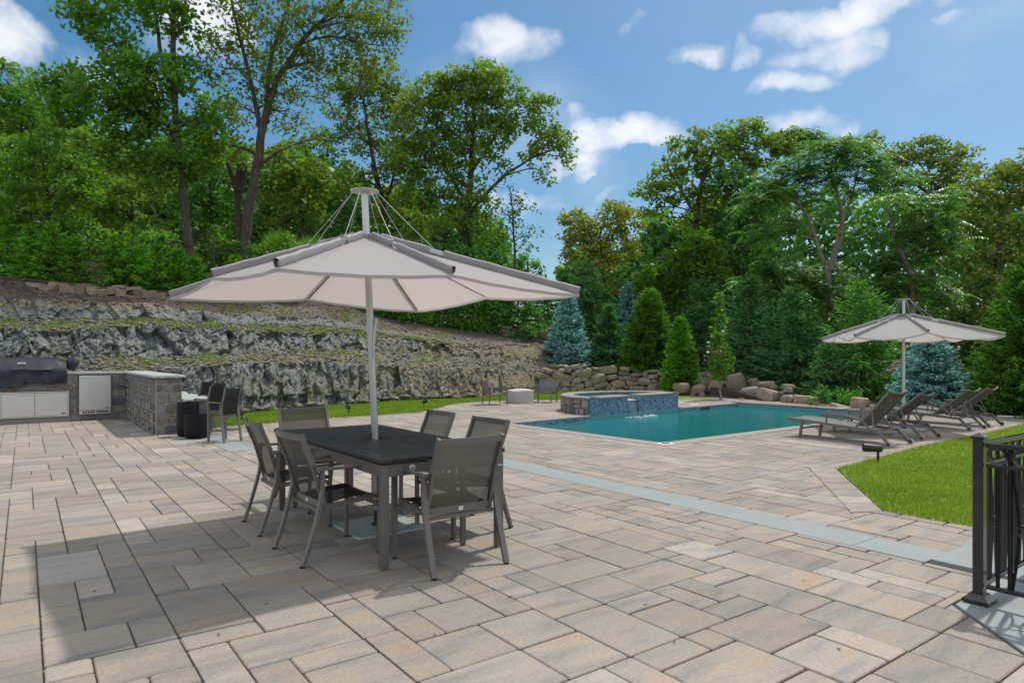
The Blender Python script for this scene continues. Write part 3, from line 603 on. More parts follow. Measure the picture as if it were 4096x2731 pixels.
for k in range(7):                                          # soldier course along the lawn
    t0, t1 = (k + .02) / 7, (k + .98) / 7
    l = lambda p, q, t: (p[0] + (q[0] - p[0]) * t, p[1] + (q[1] - p[1]) * t)
    pa, pb, pc, pd = l((3.07, 6.05), (4.66, 8.11), t0), l((3.07, 6.05), (4.66, 8.11), t1), l((2.93, 6.35), (4.36, 8.24), t1), l((2.93, 6.35), (4.36, 8.24), t0)
    mb = MB(); q = [P(*x) for x in (pa, pd, pc, pb)]; q = q if area([(v[0], v[1]) for v in q]) > 0 else q[::-1]; mb.prism([(v[0], v[1]) for v in q], -.03, .001, .006); mb.build('paver', M['paver'], patio)
# bluestone bands and the landing
def slab(poly, z0, z1, name='bluestone_slab', parent=patio, m='bluestone', bev=.004):
    q = [P(*x) for x in poly]; q = q if area([(v[0], v[1]) for v in q]) > 0 else q[::-1]; mb = MB(); mb.prism([(v[0], v[1]) for v in q], z0, z1, bev); return mb.build(name, M[m], parent)
e = .003
for a0_, a1_ in ((2.02, 2.52), (2.52, 4.06), (4.06, 5.6), (5.6, 7.13), (7.13, 8.65), (8.65, 10.1), (10.1, 10.95)): slab([(a0_ + e, 4.975), (a1_ - e, 4.975), (a1_ - e, 5.365), (a0_ + e, 5.365)], -.03, .003)
for b0_, b1_ in ((2.86, 3.9), (3.9, 4.97)): slab([(10.555, b0_ + e), (10.945, b0_ + e), (10.945, b1_ - e), (10.555, b1_ - e)], -.03, .003)
for a0_, a1_ in ((10.56, 11.35), (11.35, 12.6), (12.6, 13.45)): slab([(a0_ + e, 2.465), (a1_ - e, 2.465), (a1_ - e, 2.855), (a0_ + e, 2.855)], -.03, .003)
for b0_, b1_ in ((5.012, 5.66), (5.66, 6.325)):
    for a0_, a1_ in ((-2, .25), (.25, 2.005)): slab([(a0_ + e, b0_ + e), (a1_ - e, b0_ + e), (a1_ - e, b1_ - e), (a0_ + e, b1_ - e)], -.03, .022)
slab([(1.585, 4.995), (1.575, 4.27), (1.34, 4.045), (.35, 4.62), (.35, 4.995)], -.03, .006)
slab([(1.33, 4.035), (.2, 2.94), (-.6, 3.4), (-.6, 4.995), (.34, 4.995), (.34, 4.61)], -.03, .006)

# ------------------------------------------------------------------ swimming pool
pool = bpy.data.objects.new('swimming_pool', None); put(pool); tag(pool, kind='structure')
PL = [(7.42, 8.47), (11.66, 8.36), (11.98, 11.1), (12.38, 14.85), (12.62, 17.84), (7.8, 17.84)]
mb = MB(); zb = -1.6; n = len(PL); vs = [P(a, b, -.02) for a, b in PL] + [P(a, b, zb) for a, b in PL]
mb.add(vs, [(i, (i + 1) % n, n + (i + 1) % n, n + i) for i in range(n)] + [tuple(range(2 * n - 1, n - 1, -1))]); mb.build('basin', M['plaster'], pool)
WZ = -.125
mb = MB(); gx = 40
mb.add([P(a, b, WZ) for a, b in PL], [tuple(range(n))]); wat = mb.build('pool_water', M['water'], pool)
def uvquad(mb_faces, name, parent):                          # quads given with metric uv, for the mosaic
    vs = [p for f in mb_faces for p, _ in f]; fs = []; k = 0
    for f in mb_faces: fs.append(tuple(range(k, k + len(f)))); k += len(f)
    me = bpy.data.meshes.new(name); me.from_pydata(vs, [], fs); me.materials.append(M['mosaic']); uv = me.uv_layers.new(name='UVMap'); uv.data.foreach_set('uv', [c for f in mb_faces for _, q in f for c in q]); me.update()
    o = bpy.data.objects.new(name, me); return put(o, parent)
def wallband(pts, z0, z1, name, parent, thick=.012):
    fs = []; s = 0
    for i in range(len(pts) - 1):
        p, q = pts[i], pts[i + 1]; l = math.hypot(q[0] - p[0], q[1] - p[1])
        fs.append([(P(*p, z0), (s, z0)), (P(*q, z0), (s + l, z0)), (P(*q, z1), (s + l, z1)), (P(*p, z1), (s, z1))]); s += l
    return uvquad(fs, name, parent)
wallband([(7.43, 8.48), (11.64, 8.38), (11.96, 11.1)], -.32, -.03, 'waterline_tile', pool)
wallband([(12.36, 14.85), (12.6, 17.83)], -.32, -.03, 'waterline_tile', pool)
wallband([(7.79, 17.83), (7.43, 8.48)], -.32, -.03, 'waterline_tile', pool)
wallband([(12.60, 17.825), (7.81, 17.825)], -.5, -.128, 'waterline_tile', pool)
mb = MB(); mb.add([P(a, b, z) for a, b, z in ((12.9, 17.84, -.12), (7.45, 17.84, -.12), (7.45, 18.02, -.12), (12.9, 18.02, -.12), (12.9, 18.02, -.5), (7.45, 18.02, -.5))], [(0, 3, 2, 1), (2, 3, 4, 5)]); mb.build('vanishing_edge', M['coping'], pool)
def coping_run(p, q, w, side, n, parent, z=0.0, th=.05, over=.03, name='coping_stone', cache={}):
    # n bullnosed stones from p to q (ab), lying on the given side
    P0 = np.array(P(*p)[:2]); P1 = np.array(P(*q)[:2]); d = P1 - P0; l = np.linalg.norm(d); d /= l; nrm = np.array([-d[1], d[0]]) * side; s = l / n
    key = (round(s, 3), w, th, side)
    if key not in cache:
        prof = [(-over + .012, -th), (-over, -th + .014), (-over, -.014), (-over + .012, 0), (w, 0), (w, -th)]; mb = MB(); g = .003
        vs = [(x, y, z_) for x in (g, s - g) for y, z_ in prof]; m_ = len(prof)
        fs = [(i, (i + 1) % m_, m_ + (i + 1) % m_, m_ + i) for i in range(m_)] + [tuple(range(m_))[::-1], tuple(range(m_, 2 * m_))]
        vs = [(x, y * side, z_) for x, y, z_ in vs]; fs = fs if side < 0 else [f[::-1] for f in fs]
        mb.add(vs, fs); cache[key] = mb.mesh(name, M['coping'])
    for k in range(n):
        o = bpy.data.objects.new(name, cache[key]); c = P0 + d * s * k; o.location = (c[0], c[1], z + rr.uniform(-.001, .001)); o.rotation_euler = (0, 0, math.atan2(d[1], d[0])); put(o, parent)
coping_run((7.42, 8.19), (11.68, 8.08), .27, -1, 14, pool) if False else None
coping_run((7.42, 8.47), (11.66, 8.36), .27, +1 if False else 1, 14, pool)
coping_run((11.66, 8.36), (11.98, 11.1), .27, 1, 11, pool)
coping_run((12.38, 14.95), (12.62, 17.84), .27, 1, 12, pool)
coping_run((7.8, 17.84), (7.42, 8.47), .27, 1, 34, pool)
for c in ((7.28, 8.33), (11.82, 8.22)): slab([(c[0] - .135, c[1] - .135), (c[0] + .135, c[1] - .135), (c[0] + .135, c[1] + .135), (c[0] - .135, c[1] + .135)], -.05, .001, 'coping_stone', pool, 'coping')
o = slab([(7.17, 8.30), (7.38, 8.30), (7.38, 8.52), (7.17, 8.52)], .001, .012, 'skimmer_lid', None, 'white'); tag(o, 'small square white skimmer lid at the near corner of the pool', 'lid')
mb = MB(); mb.lathe([(.07, .012), (.07, .014), (.0, .014)], 16, P(7.275, 8.41)); k_ = mb.build('lid_ring', M['door_dark'], o)
o = slab([(12.78, 15.95), (12.95, 15.95), (12.95, 16.35), (12.78, 16.35)], .001, .01, 'skimmer_lid', None, 'white'); tag(o, 'white skimmer lid in the paving right of the raised spa', 'lid')
mb = MB(); p_, q_ = P(12.44, 15.9, -.1), P(12.47, 16.35, -.1); mb.bar(p_, q_, .03, .10); mb.build('skimmer_mouth', M['door_dark'], pool)

# raised spa: front on the pool line, rounded back
spa = empty('raised_spa', P(12.6, 13, 0), 0, 'raised spa with blue mosaic front, stone side and grey coping, spilling into the pool', 'spa'); SL = P(12.6, 13, 0)
FR = [(11.985, 11.1), (12.40, 14.86)]; ZT = .43
OUT = [(12.00, 11.1), (12.55, 11.08), (13.0, 11.2), (13.45, 11.45), (13.85, 11.85), (14.12, 12.35), (14.25, 12.9), (14.22, 13.5), (14.05, 14.05), (13.75, 14.5), (13.3, 14.82), (12.41, 14.88)]
def rel(p, z=0): x, y, _ = P(*p); return (x - SL[0], y - SL[1], z)
def front(t): return (FR[0][0] + (FR[1][0] - FR[0][0]) * t, FR[0][1] + (FR[1][1] - FR[0][1]) * t)
def uvwall(pts, z0, z1, name):
    fs = []; s = 0
    for i in range(len(pts) - 1):
        p, q = pts[i], pts[i + 1]; l = math.hypot(q[0] - p[0], q[1] - p[1]); fs.append([(rel(p, z0), (s, z0)), (rel(q, z0), (s + l, z0)), (rel(q, z1), (s + l, z1)), (rel(p, z1), (s, z1))]); s += l
    return uvquad(fs, name, spa)
g0, g1 = .395, .525                                          # spillway along the front
uvwall([front(0), front(g0)], -.35, ZT - .045, 'mosaic_wall'); uvwall([front(g1), front(1)], -.35, ZT - .045, 'mosaic_wall')
fs_ = []
fn = np.array([front(0)[1] - front(1)[1], front(1)[0] - front(0)[0]]); fn = fn / np.linalg.norm(fn)
if fn[0] < 0: fn = -fn
def back(p, d): return (p[0] + fn[0] * d, p[1] + fn[1] * d)
uvwall([front(g0), back(front(g0), .30)], .1, ZT - .045, 'mosaic_cheek'); uvwall([back(front(g1), .30), front(g1)], .1, ZT - .045, 'mosaic_cheek')
uvwall([back(front(g0), .05), back(front(g1), .05)], -.35, .27, 'mosaic_chute')
def inset(d): 
    c = np.array([13.05, 13.0]); return [tuple(c + (np.array(p) - c) * (1 - d / np.linalg.norm(np.array(p) - c))) for p in OUT]
IN = inset(.30); IN[0] = back(front(.08), .30); IN[-1] = back(front(.92), .30)
uvwall([IN[0]] + IN[1:], -.2, ZT - .045, 'inner_mosaic'); uvwall([back(front(.92), .30), back(front(g1), .30)], -.2, ZT - .045, 'inner_mosaic'); uvwall([back(front(g0), .30), back(front(.08), .30)], -.2, ZT - .045, 'inner_mosaic')
mb = MB(); mb.add([rel(p, .33) for p in IN[1:-1]] + [rel(back(front(.92), .28), .33), rel(back(front(.08), .28), .33)], [tuple(range(len(IN)))[::-1]]); mb.build('spa_water', M['water'], spa)
mb = MB(); mb.add([rel(front(g0), .285), rel(front(g1), .285), rel(back(front(g1), .33), .325), rel(back(front(g0), .33), .325)], [(0, 1, 2, 3)]); mb.build('spill_lip', M['coping'], spa)
mb = MB(); m_ = len(OUT)                                       # solid core behind stone veneer and mosaic
core = inset(.07); core[0] = back(front(.01), .01); core[-1] = back(front(.99), .01)
mb.add([rel(p, -.02) for p in core] + [rel(p, ZT - .05) for p in core], [(i, i + 1, m_ + i + 1, m_ + i) for i in range(m_ - 1)])
mb.build('mortar_core', M['mortar'], spa)
# a small vocabulary of rough stones
def rockmesh(seed, name, m, boxy=.5, sub=2, rough=.12):
    R = np.random.default_rng(seed); n = sub + 1; vs = {}; faces = []
    def vid(p):
        k = tuple(np.round(p, 4)); 
        if k not in vs: vs[k] = len(vs)
        return vs[k]
    for ax in range(3):
        for s in (-1, 1):
            for i in range(sub):
                for j in range(sub):
                    q = []
                    for (u, w) in ((i, j), (i + 1, j), (i + 1, j + 1), (i, j + 1)):
                        p = [0, 0, 0]; p[ax] = s; p[(ax + 1) % 3] = -1 + 2 * u / sub; p[(ax + 2) % 3] = -1 + 2 * w / sub; q.append(vid(p))
                    faces.append(tuple(q if s > 0 else q[::-1]))
    pts = np.array([k for k, _ in sorted(vs.items(), key=lambda t: t[1])], float)
    sph = pts / np.linalg.norm(pts, axis=1, keepdims=True); pts = pts * boxy + sph * (1 - boxy) * 1.15; pts += R.normal(0, rough, pts.shape); pts = pts / np.abs(pts).max(0)
    me = bpy.data.meshes.new(name); me.from_pydata([tuple(p * .5) for p in pts], [], faces); me.materials.append(m); me.polygons.foreach_set('use_smooth', [True] * len(faces))
    try: me.set_sharp_from_angle(angle=math.radians(42))
    except Exception: pass
    return me
VEN = [rockmesh(100 + i, 'stone', M['granite'], .86, 2, .045) for i in range(8)]
BOU = [rockmesh(200 + i, 'boulder', M['boulder'], (.2, .45, .6)[i % 3], 3, .075) for i in range(12)]
LED = [rockmesh(300 + i, 'ledge_stone', M['ledge'], .75, 2, .09) for i in range(6)]
def stone(kind, loc, size, rz, parent, name, tilt=.0):
    o = bpy.data.objects.new(name, rr.choice(kind)); o.location = loc; o.scale = size; o.rotation_euler = (rr.uniform(-tilt, tilt), rr.uniform(-tilt, tilt), rz + rr.choice((0, 0, math.pi if kind is not VEN else 0))); return put(o, parent)
def veneer(p, q, z0, z1, parent, rel_to=(0, 0), nmin=.12, nmax=.30, rows=None, holes=(), out=1, depth=.07, corner=False):
    # irregular squared stones with pale joints between, along the wall from p to q (ab)
    P0 = np.array(P(*p)[:2]); P1 = np.array(P(*q)[:2]); d = P1 - P0; l = np.linalg.norm(d); d /= l; rz = math.atan2(d[1], d[0]); z = z0; k = 0
    hs = rows or []
    while z < z1 - .03:
        h = hs[k] if k < len(hs) else min(rr.uniform(.11, .22), z1 - z); h = min(h, z1 - z)
        if z1 - (z + h) < .07: h = z1 - z
        s = 0
        while s < l - .02:
            w = rr.uniform(nmin, nmax) * (1.25 if h > .16 else 1)
            if l - (s + w) < nmin * .6: w = l - s
            hh = [(z, h)]
            if h > .19 and rr.random() < .25: f = rr.uniform(.4, .6); hh = [(z, h * f), (z + h * f, h * (1 - f))]
            for zz, h2 in hh:
                segs = [(s, s + w)]
                for (ha, hb, h0, h1) in holes:
                    if zz < h1 - .01 and zz + h2 > h0 + .01:
                        ns = []
                        for (x0, x1) in segs:
                            if x1 <= ha or x0 >= hb: ns.append((x0, x1)); continue
                            if x0 < ha - .04: ns.append((x0, ha))
                            if x1 > hb + .04: ns.append((hb, x1))
                        segs = ns
                for (x0, x1) in segs:
                    j_ = .015; c = P0 + d * (x0 + x1) / 2; dep = depth * rr.uniform(.85, 1.3)
                    stone(VEN, (c[0] - rel_to[0], c[1] - rel_to[1], zz + h2 / 2), (max(.03, x1 - x0 - j_ * 2), dep, max(.03, h2 - j_ * 2)), rz, parent, 'stone')
            s += w
        z += h; k += 1
for i in range(len(OUT) - 1):
    p, q = OUT[i], OUT[i + 1]; l = math.hypot(q[0] - p[0], q[1] - p[1])
    if i < 6: veneer(p, q, -.01, ZT - .05, spa, SL, .10, max(.12, min(.24, l)), depth=.05)
def fan(pa, pb, pc, pd, z, th, parent, name='coping_stone'):
    q = [rel(x) for x in (pa, pb, pc, pd)]; q = q if area([(v[0], v[1]) for v in q]) > 0 else q[::-1]; mb = MB(); poly = [(v[0], v[1]) for v in q]
    n = 4; cx = sum(v[0] for v in poly) / 4; cy = sum(v[1] for v in poly) / 4
    sh = lambda k: [(cx + (x - cx) * k, cy + (y - cy) * k) for x, y in poly]
    rows = [(sh(.93), z - th), (sh(1), z - th * .75), (sh(1), z - th * .25), (sh(.94), z)]
    vs = [(x, y, zz) for r, zz in rows for x, y in r]; fs = [tuple(range(4))[::-1]]
    for i in range(3):
        for j in range(4): fs.append((i * 4 + j, i * 4 + (j + 1) % 4, (i + 1) * 4 + (j + 1) % 4, (i + 1) * 4 + j))
    fs.append((12, 13, 14, 15)); mb.add(vs, fs); return mb.build(name, M['coping'], parent)
EXT = inset(-.035); INN = inset(.33)
for i in range(len(OUT) - 1):
    p, q, r_, s_ = EXT[i], EXT[i + 1], INN[i + 1], INN[i]
    if i == 0: p = back(front(0), -.035); s_ = back(front(.088), .33)
    if i == len(OUT) - 2: q = back(front(1), -.035); r_ = back(front(.912), .33)
    nn = max(1, round(math.hypot(q[0] - p[0], q[1] - p[1]) / .2)); l = lambda p, q, t: (p[0] + (q[0] - p[0]) * t, p[1] + (q[1] - p[1]) * t)
    for k in range(nn): fan(l(p, q, (k + .015) / nn), l(p, q, (k + .985) / nn), l(s_, r_, (k + .985) / nn), l(s_, r_, (k + .015) / nn), ZT, .055, spa)
for t0, t1, n_ in ((.088, g0, 6), (g1, .912, 7)):
    for k in range(n_):
        a_, b_ = t0 + (t1 - t0) * (k + .01) / n_, t0 + (t1 - t0) * (k + .99) / n_
        fan(back(front(a_), -.04), back(front(b_), -.04), back(front(b_), .33), back(front(a_), .33), ZT + .001, .055, spa)
# corner coping pieces at the two ends are part of the curved run; water falling through the gap
mb = MB(); nseg = 10
for k in range(14):
    t = g0 + (g1 - g0) * (k + .5) / 14; x = rr.uniform(.002, .005); pts = [rel(back(front(t), -.01 - .05 * (i / nseg) ** .6), .285 - (.41) * (i / nseg) ** 1.4) for i in range(nseg + 1)]
    if rr.random() < .75: mb.tube(pts[rr.randrange(3):], x, 5)
mb.build('falling_water', M['veil'], spa)
mb = MB(); pf = []
for k in range(60):
    t = rr.uniform(.33, .66); d_ = -rr.uniform(.02, .34) * (1.2 - abs(t - .46) * 3); x, y, _ = rel(back(front(t), d_)); mb.lathe([(.004, WZ), (rr.uniform(.008, .03), WZ + .006), (.002, WZ + .012)], 6, (x, y, 0))
pts = [rel(back(front(.37 + .26 * i / 12), -.33 - .03 * math.sin(i * .9)), WZ + .003) for i in range(13)]; mb.tube(pts, .008, 5)
o = mb.build('splash_foam', M['foam'], spa)

# ------------------------------------------------------------------ boulder walls
def bwall(pathpts, zf, parent, rows, wr, hr, kind=BOU, name='boulder', z0=None, depth=(.35, .6)):
    # every course rides on the uneven tops of the one below it
    pts = np.array(pathpts, float); seg = np.hypot(*np.diff(pts, axis=0).T); cum = np.concatenate([[0], np.cumsum(seg)]); L_ = cum[-1]
    grid = np.linspace(0, L_, 200); topz = np.zeros(200)
    for r in range(rows + 2):
        s = rr.uniform(-.3, .1)
        while s < L_:
            w = rr.uniform(*wr) * rr.choice((.45, .8, 1, 1.1, 1.5)); k = (grid >= s - .01) & (grid <= s + w)
            if not k.any(): s += w; continue
            zb = float(np.median(topz[k])); H = zf(min(1, max(0, (s + w / 2) / L_)))
            if zb > H - .08: s += w; continue
            h = min(rr.uniform(*hr) * (.8 + .5 * (w > .6)), H - zb + .06); sm = s + w / 2; x = np.interp(sm, cum, pts[:, 0]); y = np.interp(sm, cum, pts[:, 1]); i = int(np.clip(np.searchsorted(cum, sm, side='right') - 1, 0, len(seg) - 1)); an = math.atan2(pts[i + 1][1] - pts[i][1], pts[i + 1][0] - pts[i][0])
            nx, ny = -math.sin(an), math.cos(an); bk_ = zb * .18 + rr.uniform(-.05, .05); zz = (z0(sm / L_) if z0 else 0) + zb + h / 2
            stone(kind, (x + nx * bk_, y + ny * bk_, zz - .02), (w * 1.10, rr.uniform(*depth), h * 1.2), an + rr.uniform(-.25, .25), parent, name, .24); topz[k] = zb + h; s += w
            if rr.random() < .35: stone(kind, (x + nx * bk_ + math.cos(an) * w / 2, y + ny * bk_ + math.sin(an) * w / 2 - .15, zz - h * .4), (.16, .18, .14), an, parent, name, .5)
o = bpy.data.objects.new('boulder_retaining_wall', None); o.location = (3.6, 27.4, 0); put(o); tag(o, 'dry stacked wall of rounded tan boulders behind the spa, under the spruces', 'wall')
path = [(1.25, 27.0), (2.6, 27.45), (4.0, 27.6), (5.2, 27.5), (6.0, 26.6), (6.5, 25.3)]; path = [(x - 3.6, y - 27.4) for x, y in path]
bwall(path, lambda t: 1.06 if t < .5 else 1.06 - (t - .5) * 1.1, o, 5, (.24, .62), (.16, .29))
o2 = bpy.data.objects.new('boulder_edging', None); o2.location = (8.6, 22, 0); put(o2); tag(o2, 'loose row of large boulders edging the planting bed beyond the pool', 'boulders')
for (a_, b_, w, h, z) in ((16.2, 19.6, .9, .55, 0), (15.6, 19.8, .75, .5, .0), (15.1, 20.3, 1.0, .75, -.05), (14.35, 20.3, .9, 1.05, -.05), (13.9, 20.6, .5, .45, .3), (13.55, 19.95, 1.15, .62, -.12), (13.1, 20.2, .8, .3, .36), (12.55, 19.45, .95, .62, -.14), (12.2, 19.7, .3, .2, .15), (12.1, 19.9, .6, .3, .3), (11.75, 19.3, .62, .45, -.14), (11.1, 19.15, .95, .46, -.14), (10.35, 18.85, .8, .26, -.14), (9.8, 18.7, .75, .24, -.14), (9.25, 18.7, .62, .52, -.14), (8.9, 18.75, .26, .3, -.14), (8.55, 18.6, 1.0, .3, -.14), (8.0, 18.6, .5, .28, -.14), (7.4, 18.55, .45, .3, -.14), (6.9, 18.6, .4, .2, -.1)):
    x, y, _ = P(a_, b_); stone(BOU, (x - 8.6, y - 22, z + h / 2), (w * .78, .45 * w ** .5, h * .72), ANG_A + rr.uniform(-.5, .5), o2, 'boulder', .25)
    if rr.random() < .8: stone(BOU, (x - 8.6 + rr.uniform(-.4, .4), y - 22 - .25, z + .06), (rr.uniform(.18, .32), .24, .2), rr.uniform(0, 3), o2, 'boulder', .3)
o3 = bpy.data.objects.new('upper_boulder_wall', None); q0 = WD(1130, 778, 31.3); o3.location = tuple(q0); put(o3); tag(o3, 'short low wall of rounded stones high on the slope, left of the blue spruce', 'wall')
qa, qb = WD(1125, 768, 31.2), WD(1275, 790, 31.0)
bwall([(qa[0] - q0[0], qa[1] - q0[1]), (qb[0] - q0[0], qb[1] - q0[1])], lambda t: .50, o3, 2, (.26, .5), (.18, .28), z0=lambda t: (qa[2] + (qb[2] - qa[2]) * t) - q0[2] - .02, depth=(.3, .45))
o4 = bpy.data.objects.new('ledge_stone_edging', None); q0 = WD(200, 680, 22.8); o4.location = tuple(q0); put(o4); tag(o4, 'line of flat tan ledge stones below the young evergreens on the left slope', 'edging')
for k, (dx, dy, w, h) in enumerate(((85, 659, 30, 14), (108, 664, 26, 16), (128, 660, 24, 20), (150, 664, 18, 18), (165, 670, 24, 22), (190, 665, 26, 24), (214, 671, 22, 22), (240, 676, 28, 20), (262, 668, 24, 18), (282, 676, 26, 20), (296, 688, 60, 18), (322, 672, 22, 16), (345, 678, 26, 18), (368, 683, 22, 18), (330, 690, 24, 16), (395, 690, 22, 14), (75, 654, 20, 10), (145, 655, 26, 8), (275, 660, 30, 8), (310, 664, 30, 8))):
    p = WD(dx, dy, 22.6 if dy > 662 else 22.9); sc = 22.7 / F * K
    stone(LED, tuple(p - q0), (w * sc * 1.1, .4, h * sc * 1.2), rr.uniform(-.2, .2), o4, 'ledge_stone', .12)

# ------------------------------------------------------------------ lawns
def lawnsheet(name, chain, far, z):
    mb = MB(); vs = [P(a, b, z) for a, b in chain] + [P(a, b, z) for a, b in far]; n = len(chain); fs = []
    for i in range(n - 1): fs.append((i, i + 1, n + i + 1, n + i))
    mb.add(vs, fs); me_ = mb.mesh(name, M['lawn']); 
    for p in me_.polygons:
        if p.normal.z < 0: p.flip()
    o = bpy.data.objects.new(name, me_); put(o); return tag(o, kind='structure')
lawnsheet('lawn', LAWN_R, [(-9, b + (.0 if i else .01)) for i, (a, b) in enumerate(LAWN_R)], .004)
lawnsheet('lawn_strip', LAWN_B, [(a + (6 if b < 10 else 7.5 if b < 15 else 9), b + (2.2 if b > 8 else 0)) for a, b in LAWN_B], .003)
mb = MB(); mb.add([P(a, b, -.15) for a, b in ((7.3, 18.02), (14, 18.02), (15.4, 21.5), (7.3, 21))], [(0, 1, 2, 3)]); o = mb.build('lawn_verge', M['lawn']); tag(o, kind='structure')
def blades(name, pts, hmin, hmax, w, label=None):
    n = len(pts); R = RNG; an = R.uniform(0, 2 * np.pi, n); h = R.uniform(hmin, hmax, n); ln = R.uniform(0, .6, n) * h; la = R.uniform(0, 2 * np.pi, n); ww = w * R.uniform(.7, 1.3, n)
    dx, dy = np.cos(an) * ww / 2, np.sin(an) * ww / 2
    Vv = np.stack([pts + np.stack([dx, dy, 0 * dx], 1), pts - np.stack([dx, dy, 0 * dx], 1), pts + np.stack([np.cos(la) * ln, np.sin(la) * ln, h], 1)], 1).reshape(-1, 3)
    Qq = np.arange(3 * n).reshape(-1, 3); o = bpy.data.objects.new(name, np_mesh(name, Vv, Qq, M['grass'])); put(o); tag(o, label, 'grass', kind='stuff'); return o
def inpoly_fun(chain, above):
    bs = np.array([c[1] for c in chain]); as_ = np.array([c[0] for c in chain])
    return lambda a, b: ((a > np.interp(b, bs, as_)) if above else (a < np.interp(b, bs, as_))) & (b > bs[0]) & (b < bs[-1])
AA, BB = np.array(A), np.array(B)
def scatter(n, amin, amax, bmin, bmax, ok, dens, z=0.004):
    a = RNG.uniform(amin, amax, n); b = RNG.uniform(bmin, bmax, n); k = ok(a, b); a, b = a[k], b[k]; xy = a[:, None] * AA + b[:, None] * BB
    k = (xy[:, 1] > 1.5) & (RNG.uniform(0, 1, len(a)) < dens(xy[:, 1])); xy = xy[k]; return np.concatenate([xy, np.full((len(xy), 1), z)], 1)
chainR = [(4.36, 8.25) if False else c for c in LAWN_R]
okR = lambda a, b: ((b > 6.34) & (a < np.interp(b, [6.34, 8.25, 11.6, 13.4, 16.2, 19.6], [2.92, 4.36, 4.70, 4.75, 4.9, 5.3])))
vis = lambda a, b: ((a * A[0] + b * B[0]) / np.maximum(a * A[1] + b * B[1], .1) < 1.0)
pR = scatter(900000, -3, 5.3, 6.34, 19, lambda a, b: okR(a, b) & vis(a, b), lambda y: np.clip(5.0 / y, .25, 1) ** 1.6)
blades('lawn_grass', pR, .022, .05, .0075, 'bright green mown lawn on the right, beside the railing')
okB = inpoly_fun(LAWN_B, True)
pB = scatter(230000, 14.2, 24, 2.87, 18, okB, lambda y: np.full_like(y, .8)); pB = pB[[True] * len(pB)]
uB = CX + pB[:, 0] / pB[:, 1] * F; ybase = np.interp(uB, uk, KY[:, 0]); pB = pB[pB[:, 1] < ybase + .25]
blades('lawn_strip_grass', pB, .03, .07, .022, 'curved strip of bright green grass at the foot of the rock face')
pV = scatter(40000, 7.5, 15, 18.05, 20, lambda a, b: a > 0, lambda y: y * 0 + .9, -.15)
blades('verge_grass', pV, .04, .09, .02, 'narrow green verge between the pool edge and the boulders')
# tufts at the cut lawn edge and weeds on the terraces
def tuft_pts(n, s0, s1, u0, u1):
    U_ = RNG.uniform(u0, u1, n); S_ = RNG.uniform(s0, s1, n); keep = vnoise(U_ / 60, S_ * 6, 9) + RNG.uniform(-.25, .25, n) > .05; U_, S_ = U_[keep], S_[keep]
    i = np.clip(np.searchsorted(us, U_), 0, nU - 1); j = np.clip(np.searchsorted(sp, S_), 0, nS - 1); c = V[i * nS + j]; c = np.repeat(c, 9, 0); c[:, :2] += RNG.normal(0, .07, (len(c), 2)); return c
pt = np.concatenate([tuft_pts(900, 1.2, 1.98, -100, 2150), tuft_pts(1700, 3.0, 3.95, -100, 1800), tuft_pts(350, 5.0, 5.6, 700, 1800), tuft_pts(140, .05, .9, 900, 2150)])
blades('terrace_weeds', pt, .04, .13, .022, 'tufts of yellow green weeds and moss on the rocky terraces')
# loose rubble and chips
def rubble(name, n, srange, urange, size, m, label):
    U_ = RNG.uniform(*urange, n); S_ = RNG.uniform(*srange, n); i = np.clip(np.searchsorted(us, U_), 0, nU - 1); j = np.clip(np.searchsorted(sp, S_), 0, nS - 1); c = V[i * nS + j].copy()
    base = np.array([[1, 0, 0], [0, 1, 0], [-1, 0, 0], [0, -1, 0], [0, 0, .7], [0, 0, -.7]], float); tri = np.array([[0, 1, 4], [1, 2, 4], [2, 3, 4], [3, 0, 4], [1, 0, 5], [2, 1, 5], [3, 2, 5], [0, 3, 5]])
    sc = size[0] * (size[1] / size[0]) ** (RNG.uniform(0, 1, n) ** 2.2); v = base[None] * RNG.uniform(.45, 1.15, (n, 6, 3)) * sc[:, None, None]; v[..., 2] *= .55
    an = RNG.uniform(0, 6.28, n); ca_, sa_ = np.cos(an)[:, None], np.sin(an)[:, None]; v = np.stack([v[..., 0] * ca_ - v[..., 1] * sa_, v[..., 0] * sa_ + v[..., 1] * ca_, v[..., 2] + v[..., 0] * .2], 2)
    c[:, 2] += sc * .15; v += c[:, None]; q = (tri[None] + 6 * np.arange(n)[:, None, None]).reshape(-1, 3); o = bpy.data.objects.new(name, np_mesh(name, v.reshape(-1, 3), q, m)); put(o); tag(o, label, 'rubble', kind='stuff')
M['rub'] = stonemat('rubble_grey', [(.07, .075, .07), (.13, .135, .125), (.19, .18, .155), (.25, .235, .195), (.18, .13, .08)], .5, 5)
M['chip'] = stonemat('bark_and_stone_chips', [(.05, .035, .028), (.10, .075, .06), (.16, .13, .11), (.30, .27, .23)], .4, 5)
rubble('terrace_rubble', 6500, (1.0, 2.0), (-150, 2150), (.025, .12), M['rub'], 'loose grey rubble lying on the lower rock terrace')
rubble('upper_rubble', 5000, (2.95, 4.1), (-150, 2150), (.03, .15), M['rub'], 'loose grey stones scattered on the upper mossy terrace')
rubble('slope_chips', 8000, (5.0, 6.05), (-150, 2190), (.02, .085), M['chip'], 'brown bark chips and small stones on the upper slope')
rubble('toe_stones', 500, (0, .05), (900, 2180), (.06, .26), M['rub'], 'broken stones at the foot of the rock face')
rubble('bed_chips', 1800, (5.0, 6.4), (2200, 4400), (.02, .06), M['chip'], 'dark mulch chips in the planting bed on the right')
